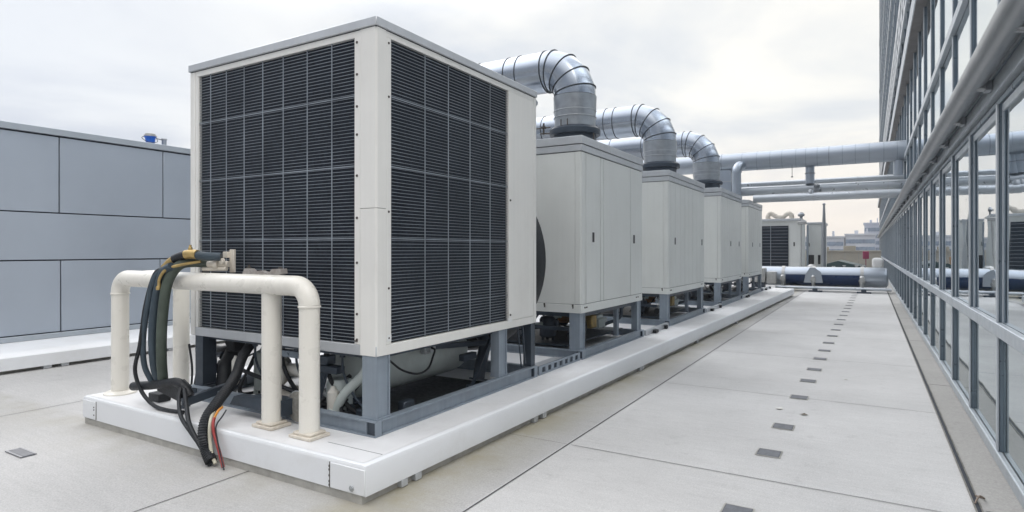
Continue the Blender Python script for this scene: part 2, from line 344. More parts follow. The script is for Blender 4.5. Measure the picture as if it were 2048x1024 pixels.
# ------------------------------------------------------------------ left panel wall
wl = empty('panel_wall', (-11.3, 6, 0), 'tall wall of flat blue-grey metal panels on the left side of the roof', 'wall')
MB().box(-11.6, -11.02, -4, 16, 0, 3.50).build('backing', gapm, wl, False)
seam_t = [-1.5, 1.1, 2.8, 4.51, 6.13, 7.8, 9.5, 11.2, 12.9, 16]; seam_b = [-1.5, 1.2, 2.86, 4.53, 6.08, 7.7, 9.4, 11.1, 12.8, 16]
def panels(seams, z0, z1):
    a = -4
    for s in seams:
        MB().box(-11.03, -10.985, a + .009, s - .009, z0, z1, .004, 1).build('wall_panel', panel, wl); a = s
panels(seam_t, 2.29, 3.475); panels(seam_b, .42, 1.53); panels([8.9, 16], 1.552, 2.27)
MB().box(-11.62, -10.955, -4.02, 16.02, 3.50, 3.60, .006, 1).build('coping', coping, wl)
MB().box(-11.02, -10.93, -4, 16, .33, .405, .004, 1).build('sill', coping, wl)
bk = empty('blue_bucket', (-11.2, 6.0, 3.6), 'bright blue open bucket standing on top of the grey wall', 'bucket')
MB().lathe((-11.2, 6.02, 3.6), [(.068, 0), (.085, .13), (.098, .132), (.10, .15)], 'Z', 20).build('pail', bucketm, bk)
MB().lathe((-11.2, 6.02, 3.75), [(.105, 0), (.105, .022), (.085, .03), (.085, .05), (.07, .058)], 'Z', 20).build('lid', alum, bk)
MB().tube(spline([(-11.2, 5.91, 3.745), (-11.17, 5.86, 3.70), (-11.14, 5.96, 3.64), (-11.12, 6.10, 3.66), (-11.2, 6.13, 3.745)]), .006, 6).build('handle', seamm, bk)
vp = empty('vent_stub', (-11.2, 6.28, 3.6), 'short grey pipe stub beside the blue bucket on the wall', 'pipe stub')
MB().lathe((-11.2, 6.27, 3.6), [(.042, 0), (.042, .13)], 'Z', 16).build('pipe', header, vp)
MB().lathe((-11.2, 6.27, 3.73), [(.052, 0), (.052, .02)], 'Z', 16).build('cap', lidm, vp)
MB().tube([(-11.2, 6.13, 3.735), (-11.2, 6.23, 3.725)], .008, 6).build('side_pipe', seamm, vp)

# ------------------------------------------------------------------ undercarriage machinery
def can(root, x, y, z, r, h, m, name='compressor'):
    q = MB(); q.lathe((x, y, z), [(r * .8, 0), (r, h * .08), (r, h * .45), (r * 1.06, h * .46), (r * 1.06, h * .5), (r, h * .51), (r, h * .85), (r * .8, h * .96), (r * .3, h)], 'Z', 22)
    q.box(x + r * .9, x + r * 1.35, y - r * .35, y + r * .35, z + h * .55, z + h * .8, .006, 1)
    for a in range(3):
        t = a * 2.1; q.bar((x + r * .7 * math.cos(t), y + r * .7 * math.sin(t), z - .04), (x + r * .7 * math.cos(t), y + r * .7 * math.sin(t), z + .02), .03, .03)
    return q.build(name, m, root)
def elbowpipe(root, pts, r, m, name='pipe', fl=True):
    q = MB(); P = spline(pts, 5); q.tube(P, r, 12)
    if fl:
        for a, b in ((P[0], P[1]), (P[-1], P[-2])):
            d = (b - a).normalized(); q.tube([a, a + d * .02], r * 1.6, 12)
    return q.build(name, m, root)
def machinery(root, x0, x1, y0, y1, z0, z1, seed, rich=0):
    rd = random.Random(seed); h = z1 - z0
    MB().box(x0 + .1, x1 - .28, y0 + .15, y1 - .15, z0 - .01, z0 + .012).build('drip_tray', dsteel, root, False)
    can(root, x0 + .5, y0 + .55, z0 + .05, .13, h * .85, dsteel); can(root, x0 + 1.05, y1 - .6, z0 + .05, .14, h * .8, dsteel)
    can(root, x1 - .75, y0 + .5, z0 + .05, .12, h * .72, dsteel)
    elbowpipe(root, [(x1 - .35, y0 + .4, z0 + .1), (x1 - .35, y0 + .9, z0 + .14), (x1 - .55, y0 + 1.3, z0 + .30), (x1 - .55, y1 - .5, z0 + .32)], .035, blackm)
    elbowpipe(root, [(x0 + .3, y0 + .3, z0 + .30), (x0 + .9, y0 + .28, z0 + .28), (x1 - .9, y0 + .32, z0 + .22), (x1 - .6, y0 + .6, z0 + .36)], .026, tankm)
    elbowpipe(root, [(x1 - .25, y1 - .3, z1 - .02), (x1 - .27, y1 - .32, z0 + .2), (x1 - .5, y1 - .5, z0 + .08)], .028, dsteel)
    q = MB(); q.box(x1 - .8, x1 - .45, y1 - .75, y1 - .4, z0 + .06, z0 + .20, .01, 1); q.box(x1 - .75, x1 - .5, y1 - .7, y1 - .45, z0 + .2, z0 + .26, .01, 1); q.build('junction_box', tankm, root)
    q = MB()
    for k in range(3): q.bar((x0 + .2 + k * .5, y0 + .2, z0 + .04), (x0 + .5 + k * .5, y0 + .22, z1 - .03), .03, .02)
    q.bar((x0 + .1, y0 + .25, z0 + h * .55), (x1 - .3, y0 + .25, z0 + h * .52), .03, .05); q.build('brace', dsteel, root, False)
    for k in range(4):
        a = (rd.uniform(x0 + .2, x1 - .3), rd.uniform(y0 + .2, y1 - .3), z1 - .02); c = (rd.uniform(x0 + .2, x1 - .3), rd.uniform(y0 + .2, y1 - .3), z0 + .08)
        mdd = ((a[0] + c[0]) / 2 + rd.uniform(-.1, .1), (a[1] + c[1]) / 2, z0 + .02 + rd.random() * .1)
        q = MB(); q.tube(spline([a, mdd, c]), .010, 6); q.build('cable', blackm, root)
    if rich:   # coil, guard cage and disc seen between the legs
        q = MB()
        for k in range(7): q.tube([(x1 - .95 + .11 * math.cos(t * .52), y1 - .95 + .11 * math.sin(t * .52), z0 + .16 + .03 * k) for t in range(13)], .012, 6, False)
        q.build('copper_coil', copper, root)
        q = MB(); q.box(x1 - .62, x1 - .40, y1 - 1.15, y1 - .95, z0 + .10, z0 + .30, .015, 1); q.box(x1 - .58, x1 - .45, y1 - 1.1, y1 - 1.0, z0 + .3, z0 + .38, .01, 1); q.build('valve_block', brass, root)
        q = MB()
        for k in range(8):
            zz = z0 + .07 + k * .045; q.tube([(x1 - .30 + .10 * math.cos(t), y0 + .55 + .10 * math.sin(t), zz) for t in [i * .5236 for i in range(13)]], .004, 5, False)
        for k in range(10):
            t = k * .628; q.bar((x1 - .30 + .10 * math.cos(t), y0 + .55 + .10 * math.sin(t), z0 + .05), (x1 - .30 + .10 * math.cos(t), y0 + .55 + .10 * math.sin(t), z0 + .42), .006, .006)
        q.build('wire_guard', lidm, root)

def channel_frame(root, x0, x1, y0, y1, z0, z1):
    m = MB(); t = .012; d = .07
    for (xa, xb, ya, yb) in ((x0, x1, y0, y0 + d), (x0, x1, y1 - d, y1), (x1 - d, x1, y0 + d, y1 - d), (x0, x0 + d, y0 + d, y1 - d)):
        alongx = (xb - xa) > (yb - ya)
        m.box(xa, xb, ya, yb, z0, z0 + t); m.box(xa, xb, ya, yb, z1 - t, z1)
        if alongx: 
            yw = (ya, ya + t) if ya == y0 else (yb - t, yb)
            m.box(xa + .10, xb - .10, ya + .030, ya + .030 + t, z0 + t, z1 - t)
            m.box(xa, xa + .006, ya, yb, z0 + t, z1 - t); m.box(xb - .006, xb, ya, yb, z0 + t, z1 - t); m.box(xb - .10, xb - .094, ya, yb, z0 + t, z1 - t)
        else: m.box(xb - .030 - t, xb - .030, ya + .02, yb - .02, z0 + t, z1 - t) if xb == x1 else m.box(xa + .006, xa + .006 + t, ya, yb, z0 + t, z1 - t)
    f = m.build('base_frame', steel, root, False)
    q = MB()
    for yy in (y0, y1 - .09): q.box(x1 - .092, x1 - .008, yy + .012, yy + .085, z0 + .013, z1 - .013)
    q.build('frame_end', dsteel, f, False)
def leg(root, x, y, z0, z1, w=.14, m=None, d=.14):     # H-section upright
    q = MB(); t = .014
    q.box(x - w / 2, x + w / 2, y - d / 2, y - d / 2 + t, z0, z1); q.box(x - w / 2, x + w / 2, y + d / 2 - t, y + d / 2, z0, z1)
    q.box(x + w / 2 - t - .012, x + w / 2 - .012, y - d / 2 + t, y + d / 2 - t, z0, z1); q.box(x - w / 2, x - w / 2 + t, y - d / 2 + t, y + d / 2 - t, z0, z1)
    q.box(x - w / 2 - .008, x + w / 2 + .008, y - d / 2 - .008, y + d / 2 + .008, z0, z0 + .01)
    return q.build('leg', m or steel, root, False)

# ------------------------------------------------------------------ first, largest unit with coil grilles
X0, X1, Y0, Y1, Z0, Z1 = -5.65, -3.24, 3.42, 5.95, .88, 3.40
u = empty('cooling_unit', ((X0 + X1) / 2, (Y0 + Y1) / 2, .27), 'largest and nearest rooftop cooling unit, cream cabinet with two dark louvred coil faces', 'cooling unit')
MB().box(X0 + .06, X1 - .06, Y0 + .06, Y1 - .03, Z0 + .02, Z1).build('cabinet', mat('inner_dark', (.02, .024, .03), .7), u, False)
def grille(a0, a1, cols, zs, face, axis):
    # coil behind, wire louvres in front
    z0, z1 = .965, 3.37; cb = MB(); g_ = MB(); d0 = .028
    def B(mb, u0, u1, dA, dB, za, zb):
        if axis == 'Y': mb.box(u0, u1, face + dA, face + dB, za, zb)     # faces -Y
        else: mb.box(face - dB, face - dA, u0, u1, za, zb)               # faces +X
    B(cb, a0, a1, .036, .055, z0, z1)
    n = int((z1 - z0) / .0272)
    for i in range(n):
        z = z0 + (i + .6) * (z1 - z0) / n
        # tilted thin louvre blade
        if axis == 'Y': V = [(a0, face + .014, z), (a1, face + .014, z), (a1, face + .024, z + .003), (a0, face + .024, z + .003), (a0, face + .014, z + .0036), (a1, face + .014, z + .0036)]
        else: V = [(face - .014, a0, z), (face - .014, a1, z), (face - .024, a1, z + .003), (face - .024, a0, z + .003), (face - .014, a0, z + .0036), (face - .014, a1, z + .0036)]
        g_.mesh(V, [(0, 1, 5, 4), (4, 5, 2, 3), (0, 3, 2, 1)])
    for c in cols: B(g_, c - .0034, c + .0034, .008, .0135, z0, z1)
    for z in zs: B(g_, a0, a1, .0085, .0135, z - .0036, z + .0036)
    c_ = cb.build('coil', coilm, u, False); g_.build('louvres', slat, c_, False)
grille(-5.53, -3.47, [-5.35, -5.11, -4.85, -4.59, -4.32, -4.02, -3.73], [2.91, 2.36, 1.79, 1.23], Y0, 'Y')
grille(3.59, 5.38, [4.02, 4.35, 4.69, 5.04], [2.91, 2.36, 1.79, 1.23], X1, 'X')
q = MB(); q.box(X0, X1, Y0, Y0 + .05, Z0, .962, .004, 1); q.build('bottom_rail', lidm, u)
q = MB(); q.box(X1 - .05, X1 + .0, Y0 + .051, Y1, Z0, .962, .004, 1); q.build('bottom_rail', cab1, u)
q = MB(); q.box(X0 + .075, X1 - .165, Y0 + .001, Y0 + .05, 3.362, 3.41); q.box(X0, X0 + .05, Y0 + .051, Y1, Z0, 3.41); q.build('top_rail', cab1, u)
q = MB(); q.box(X1 - .05, X1 - .001, Y0 + .106, Y1 - .03, 3.362, 3.41); q.build('top_rail', cab1, u)
# corner post: two folded faces with chamfer
q = MB(); q.prism([(X1 - .163, Y0 - .004), (X1 - .012, Y0 - .004), (X1 + .004, Y0 + .012), (X1 + .004, Y0 + .105), (X1 - .05, Y0 + .105), (X1 - .05, Y0 + .05), (X1 - .163, Y0 + .05)], 'Z', .885, 2.02)
q.prism([(X1 - .163, Y0 - .004), (X1 - .012, Y0 - .004), (X1 + .004, Y0 + .012), (X1 + .004, Y0 + .105), (X1 - .05, Y0 + .105), (X1 - .05, Y0 + .05), (X1 - .163, Y0 + .05)], 'Z', 2.024, 3.41)
q.build('corner_post', cab1, u)
MB().box(X0 - .003, X0 + .072, Y0 - .004, Y0 + .05, .885, 3.41, .004, 1).build('corner_post', cab1, u)
q = MB(); q.box(X0 + .076, X0 + .12, Y0, Y0 + .04, .963, 3.361, .002, 1); q.build('frame_strip', cab1, u)
q = MB(); q.box(X1 - .228, X1 - .168, Y0 - .001, Y0 + .04, .963, 3.361, .002, 1); fs = q.build('frame_strip', cab1, u)
q = MB()
for z in (3.32, 3.07, 2.82, 2.6, 2.28, 1.95, 1.6, 1.2, 1.0): q.lathe((X1 - .2, Y0 - .001, z), [(.011, 0), (.009, -.006)], 'Y', 10)
q.box(X1 - .215, X1 - .19, Y0 - .012, Y0 - .002, .985, .995); q.build('screw', screwm, fs)
q = MB(); q.box(X1 - .04, X1, Y0 + .11, Y0 + .168, .963, 3.361, .002, 1); fs = q.build('frame_strip', cab1, u)
q = MB()
for z in (3.32, 2.90, 2.0, 1.4, 1.01): q.lathe((X1, Y0 + .139, z), [(.010, 0), (.008, .006)], 'X', 10)
q.build('screw', screwm, fs)
q = MB(); q.box(X1 - .002, X1 + .004, Y0 + .12, Y0 + .165, .985, 1.035); q.box(X1 - .002, X1 + .006, 5.36, 5.44, .945, .985); q.build('corner_clip', whitep, u, False)
q = MB(); q.box(X1 - .04, X1 + .002, 5.383, Y1 - .03, .963, 3.361, .004, 1); sp = q.build('side_panel', cab1, u)
q = MB()
for z in (2.22, 1.02): q.lathe((X1 + .002, 5.41, z), [(.012, 0), (.010, .008)], 'X', 10)
q.build('screw', screwm, sp)
MB().box(X1 - .05, X1 + .003, Y1 - .027, Y1 + .03, .885, 3.41, .003, 1).build('corner_post', cab1, u)
MB().box(X0, X1 - .05, Y1 - .02, Y1 + .03, .885, 3.41).build('back_panel', cab, u, False)
q = MB(); q.box(X0 - .018, X1 + .018, Y0 - .018, Y1 + .03, 3.416, 3.485, .006, 1); q.build('lid', lidm, u)
q = MB(); q.box(X0 - .002, X1 + .002, Y0 - .001, Y1 + .01, 3.409, 3.4155); q.build('lid_gap', gapm, u, False)
q = MB(); q.lathe((-4.345, Y1 + .031, 1.58), [(1.08, 0), (1.10, .05), (1.12, .12), (1.125, .20), (1.10, .20), (1.08, .12), (.3, .08)], 'Y', 72); q.build('fan_shroud', blackm, u)
q = MB(); q.lathe((-4.32, Y1 + .112, 1.62), [(.3, 0), (.3, .05), (.2, .09)], 'Y', 32)
for k in range(5):
    t = k * 1.2566; q.bar((-4.32 + .3 * math.cos(t), Y1 + .15, 1.62 + .3 * math.sin(t)), (-4.32 + 1.0 * math.cos(t), Y1 + .16, 1.62 + 1.0 * math.sin(t)), .25, .01)
q.build('fan', dsteel, u)
channel_frame(u, X0, X1 + .02, Y0 - .03, Y1 + .03, .273, .395)
leg(u, X1 - .075, Y0 + .08, .396, .879, .15, d=.15); leg(u, X0 + .085, Y0 + .1, .396, .879, .12, dsteel); leg(u, X1 - .07, 5.30, .396, .879, .10, d=.16)
leg(u, X0 + .09, Y1 - .12, .396, .879, .12); 
q = MB(); q.box(X1 - .11, X1 - .01, Y1 - .07, Y1 + .02, .40, .879); q.bar((X1 - .03, 5.62, .86), (X1 - .03, 5.70, .42), .012, .012); q.bar((X1 - .03, 5.72, .86), (X1 - .03, 5.78, .45), .016, .016); q.build('brace', dsteel, u, False)
q = MB(); q.box(X0 + .1, X1 - .1, Y0 + .1, Y1 - .1, .84, .879); q.build('floor_pan', dsteel, u, False)
# pressure vessel along the unit
q = MB(); q.lathe((-4.12, 3.95, .60), [(.12, -.10), (.2, -.04), (.255, .02), (.265, .07), (.265, 1.52), (.255, 1.58), (.2, 1.64), (.11, 1.68)], 'Y', 36); tk = q.build('tank', tankm, u)
q = MB(); q.box(-3.86, -3.80, 4.70, 4.82, .66, .78, .008, 1); q.lathe((-3.80, 4.76, .72), [(.05, 0), (.045, .05)], 'X', 14); q.build('valve_box', lidm, tk)
MB().tube(spline([(-3.60, 3.70, .86), (-3.60, 3.92, .765), (-3.60, 4.12, .63), (-3.60, 4.34, .555), (-3.60, 4.50, .58), (-3.62, 4.60, .68), (-3.68, 4.70, .72), (-3.76, 4.74, .73)]), .010, 8).build('cable', blackm, u)
q = MB(); q.box(-4.8, -3.55, 3.75, 5.4, .274, .283); q.build('dark_sheet', mat('dark_sheet_mat', (.02, .022, .025), .5, .2, .4, 6), u, False)  # thin near-black sheet on the plinth below the first unit
elbowpipe(u, [(-3.95, 5.5, .86), (-3.72, 5.52, .80), (-3.62, 5.50, .68), (-3.62, 5.42, .45), (-3.62, 5.38, .30)], .065, dsteel)
q = MB(); q.bar((-3.52, 5.45, .74), (-3.48, 5.05, .31), .03, .02); q.bar((-3.9, 4.9, .70), (-3.5, 5.6, .70), .05, .05); q.box(-3.62, -3.55, 5.02, 5.25, .56, .63, .005, 1); q.lathe((-3.50, 5.05, .28), [(.04, 0), (.04, .05)], 'Z', 12); q.build('bracket', dsteel, u)
can(u, -5.12, 3.80, .34, .06, .38, tankm)
can(u, -3.95, 3.72, .30, .11, .30, tankm, 'pump')
elbowpipe(u, [(-3.55, 3.70, .80), (-3.62, 3.66, .66), (-3.78, 3.62, .50), (-3.88, 3.60, .34)], .04, tankm)
q = MB(); q.box(-4.12, -3.82, 3.56, 3.66, .66, .72, .006, 1); q.box(-4.05, -3.95, 3.58, 3.68, .72, .80, .006, 1)
for k in range(5): q.bar((-4.02 + k * .018, 3.58, .66), (-4.10 + k * .018, 3.54, .33), .010, .014)
q.build('valve_manifold', dsteel, u)
q = MB(); q.box(-4.85, -4.25, 3.60, 3.68, .74, .80, .004, 1)
for k in range(4): q.lathe((-4.75 + k * .14, 3.60, .77), [(.012, 0), (.01, -.01)], 'Y', 8)
q.build('cross_rail', steel, u, False)
elbowpipe(u, [(-4.75, 3.75, .62), (-4.6, 3.72, .60), (-4.45, 3.72, .60), (-4.3, 3.78, .52)], .06, cream, 'insulated_pipe')
MB().box(-4.62, -4.42, 3.62, 3.8, .34, .44, .01, 1).build('valve_block', creamd, u); MB().box(-4.25, -4.1, 3.5, 3.62, .30, .37, .01, 1).build('valve_block', creamd, u)
# black manifold at left end
elbowpipe(u, [(-5.48, 3.80, .82), (-5.50, 3.75, .66), (-5.46, 3.65, .52), (-5.40, 3.60, .30)], .07, blackm)
elbowpipe(u, [(-5.88, 3.72, .68), (-5.75, 3.72, .70), (-5.60, 3.72, .70), (-5.45, 3.76, .74)], .035, blackm)
elbowpipe(u, [(-5.78, 3.74, .50), (-5.79, 3.74, .60), (-5.70, 3.74, .66), (-5.58, 3.74, .64)], .04, dsteel)
q = MB(); q.box(-5.46, -5.34, 3.66, 3.80, .70, .86, .012, 1); q.lathe((-5.46, 3.73, .78), [(.045, 0), (.045, -.05), (.02, -.06)], 'X', 14); q.build('valve_manifold', blackm, u)
MB().box(-5.86, -5.74, 3.68, 3.80, .60, .66, .006, 1).build('valve_block', blackm, u)
q = MB(); q.box(-5.60, -5.52, 3.66, 3.80, .42, .60, .01, 1); q.lathe((-5.56, 3.655, .53), [(.05, 0), (.05, -.03), (.025, -.04)], 'Y', 14); q.build('valve_block', blackm, u)
for (x, y, z, r_, h_) in ((-4.62, 3.66, .50, .045, .16), (-5.22, 3.60, .44, .035, .20), (-3.90, 3.60, .36, .05, .14)):
    q = MB(); q.lathe((x, y, z), [(r_ * .5, -.03), (r_, 0), (r_, h_), (r_ * .5, h_ + .03), (r_ * .3, h_ + .05)], 'Z', 16); q.build('filter_drier', cream, u)
for k in range(7):
    x = -4.95 + k * .19; q = MB(); q.tube(spline([(x, 3.62, .86), (x + .02, 3.61, .68), (x + .10, 3.64, .50), (x + .22, 3.68, .36), (x + .30, 3.72, .30)]), .011 + .004 * (k % 3), 8); q.tube([(x + .0, 3.62, .80), (x + .003, 3.62, .84)], .024, 8); q.build('refrigerant_line', (dsteel, lidm, blackm)[k % 3], u)
for (a, b, c) in (((-5.98, 3.6, .74), (-5.96, 3.62, .50), (-5.94, 3.6, .30)), ((-5.92, 3.64, .70), (-6.0, 3.7, .48), (-5.9, 3.6, .29)), ((-5.9, 4.1, .5), (-5.6, 4.2, .62), (-5.3, 4.3, .6))):
    MB().tube(spline([a, b, c]), .011, 6).build('cable', blackm, u)
rdm = random.Random(5)
for k in range(9):
    q = MB()
    x = rdm.uniform(-5.2, -3.55); y = rdm.uniform(3.62, 4.1); z = .29
    q.box(x, x + rdm.uniform(.05, .16), y, y + rdm.uniform(.05, .15), z, z + rdm.uniform(.03, .12), .01, 1)
    q.build('fitting', dsteel, u)
for k in range(6):
    a = (rdm.uniform(-5.2, -3.6), rdm.uniform(3.6, 4.0), rdm.uniform(.5, .84)); c = (rdm.uniform(-5.2, -3.6), rdm.uniform(3.6, 3.9), .30)
    MB().tube(spline([a, ((a[0] + c[0]) / 2, 3.6, rdm.uniform(.3, .5)), c]), rdm.uniform(.008, .02), 7).build('hose', blackm, u)

# round flange plate leaning on the frame behind the front pipe leg
fl = empty('round_flange', (-4.02, 3.34, .27), 'round steel disc standing on edge behind the front cream pipe leg', 'disc')
MB().lathe((-4.03, 3.355, .415), [(.115, 0), (.125, -.006), (.125, -.014), (.10, -.022), (.03, -.028)], 'Y', 36).build('disc', mat('disc_metal', (.33, .32, .29), .5, .4, .3, 20, .3, 90), fl)
MB().tube([(-4.03 + .128 * math.cos(k * .2618), 3.345, .415 + .128 * math.sin(k * .2618)) for k in range(25)], .005, 6, False).build('rim', lidm, fl)

# ------------------------------------------------------------------ cabinets 2..5
def cabinet(y0, y1, label, doors, latches, seed, rich=0, ztop=3.0):
    x0, x1, z0 = -5.5, -3.24, .87
    r = empty('cooling_cabinet', ((x0 + x1) / 2, (y0 + y1) / 2, .27), label, 'cooling unit', 'panelled cooling cabinets in a row on the plinth')
    MB().box(x0 + .01, x1 - .012, y0 + .01, y1 - .01, z0 + .01, ztop).build('cabinet', gapm, r, False)
    q = MB(); q.box(x0, x1 - .09, y0 - .002, y0 + .02, z0 + .115, ztop - .01, .003, 1); q.build('front_panel', cab, r)
    q = MB(); q.prism([(x1 - .085, y0 - .005), (x1 - .018, y0 - .005), (x1 + .003, y0 + .016), (x1 + .003, y0 + .085), (x1 - .05, y0 + .085), (x1 - .05, y0 + .04), (x1 - .085, y0 + .04)], 'Z', z0 + .118, ztop - .01); q.build('corner_post', cab, r)
    q = MB(); q.box(x0, x1 + .003, y0 - .006, y0 + .02, z0, z0 + .11, .004, 1); fr = q.build('bottom_rail', cab, r)
    q = MB(); q.box(x1 - .02, x1 + .005, y0 + .021, y1, z0, z0 + .11, .004, 1); q.build('bottom_rail', cab, r)
    q = MB()
    for k in range(5): 
        xx = x1 - .12 - k * .42; q.box(xx - .012, xx + .012, y0 - .011, y0 - .0065, z0 + .085, z0 + .115); q.box(xx - .004, xx + .012, y0 - .014, y0 - .0065, z0 + .06, z0 + .09)
    for dy in (.10, .16, y1 - y0 - .3, y1 - y0 - .22): q.lathe((x1 + .005, y0 + dy, z0 + .07), [(.013, 0), (.010, .01)], 'X', 10)
    q.build('clips', screwm, fr, False)
    edges = [y0 + .088] + doors + [y1]
    for i, (a, b) in enumerate(zip(edges, edges[1:])):
        q = MB(); q.box(x1 - .015, x1 + .0, a + .0075, b - .0075, z0 + .118, ztop - .01, .003, 1); dp = q.build('door_panel', cab, r)
        for ly in latches:
            if a < ly < b:
                q = MB(); q.box(x1 + .0003, x1 + .005, ly - .042, ly + .042, 1.79, 1.955, .003, 1); lp = q.build('latch_plate', whitep, dp)
                q = MB(); q.box(x1 + .0055, x1 + .013, ly - .030, ly + .030, 1.805, 1.94, .003, 1); q.build('latch', latchm, lp)
        if b - a > .3:      # folded stiffening ribs in the wide doors
            q = MB()
            for f_ in ((.5,) if b - a < .8 else (.33, .66)):
                yy = a + (b - a) * f_; q.box(x1 + .0002, x1 + .003, yy - .012, yy + .012, z0 + .15, ztop - .04, .0013, 1)
            if seed % 2: q.build('rib', cab, dp)
            else: q.bm.free()
    MB().box(x0, x1, y1 - .009, y1, z0, ztop).build('back_panel', cab, r, False)
    q = MB(); q.box(x0 - .012, x1 + .012, y0 - .012, y1 + .012, ztop + .0, ztop + .085, .005, 1); ld = q.build('lid', lidm, r)
    q = MB(); q.box(x0 - .018, x1 + .018, y0 - .018, y1 + .018, ztop + .095, ztop + .20, .005, 1); q.box(x0 + .1, x1 - .1, y0 + .1, y1 - .1, ztop + .2, ztop + .22); q.build('lid_cap', lidm, ld)
    channel_frame(r, x0, x1 + .03, y0 - .03, y1 + .02, .273, .385)
    leg(r, x1 - .10, y0 + .09, .386, z0, .15, d=.17); leg(r, x1 - .06, y1 - .12, .386, z0, .10, d=.18); leg(r, x0 + .1, y0 + .1, .386, z0, .13); leg(r, x0 + .1, y1 - .1, .386, z0, .13); leg(r, x1 - .12, (y0 + y1) / 2 + .35, .386, z0, .06, d=.08)
    MB().box(x0 + .05, x1 - .05, y0 + .05, y1 - .05, z0 - .06, z0 - .002).build('floor_pan', dsteel, r, False)
    machinery(r, x0, x1, y0, y1, .40, .82, seed, rich)
    return r
cabinet(7.22, 9.65, 'panelled grey cabinet right behind the big louvred unit, under the nearest duct', [7.37, 7.87, 7.99, 9.10], [7.60, 9.24], 2, 1)
cabinet(11.18, 13.98, 'second panelled grey cabinet of the row, with a lone middle duct on top', [11.33, 12.34, 12.95, 13.62], [11.60, 13.75], 3, 1)
cabinet(15.79, 18.62, 'third panelled grey cabinet of the row, under the farthest duct elbow', [15.95, 16.9, 17.8], [17.0, 18.2], 5, 0, 3.08)
cabinet(19.82, 22.5, 'last and smallest-looking panelled grey cabinet, at the far end of the row', [19.95, 21.1], [20.5, 22.0], 7, 0, 3.06)

# slotted cable tray between first two units
ct = empty('cable_tray', (-3.2, 6.5, .27), 'slotted steel cable tray between the big unit and the first panelled cabinet', 'cable tray')
q = MB(); q.box(-3.24, -3.225, 6.03, 7.15, .273, .295); q.box(-3.24, -3.225, 6.03, 7.15, .355, .375)
for k in range(8): q.box(-3.24, -3.225, 6.03 + k * .15, 6.10 + k * .15, .296, .354)
q.build('side_rail', steel, ct, False)
MB().box(-3.6, -3.241, 6.03, 7.15, .273, .285).build('tray_floor', lidm, ct, False)
MB().box(-3.262, -3.242, 6.03, 7.15, .286, .37).build('inner_rail', dsteel, ct, False)
for i, (ya, yb) in enumerate(((9.75, 11.05), (14.08, 15.68), (18.72, 19.72), (22.6, 24.3))):
    lb = ['behind the first panelled cabinet', 'between the second and third panelled cabinets', 'between the third and last panelled cabinets', 'beyond the last panelled cabinet'][i]
    c = empty('conduit', (-3.2, (ya + yb) / 2, .27), 'thin steel conduit on the plinth edge ' + lb, 'conduit', 'conduits along the plinth edge')
    MB().box(-3.25, -3.20, ya, yb, .273, .36, .004, 1).build('channel', lidm, c)
    q = MB(); q.box(-3.198, -3.14, ya + .35, ya + .50, .275, .33, .005, 1); q.box(-3.198, -3.15, yb - .3, yb - .2, .275, .34, .005, 1); q.build('clamp', blackm, c)

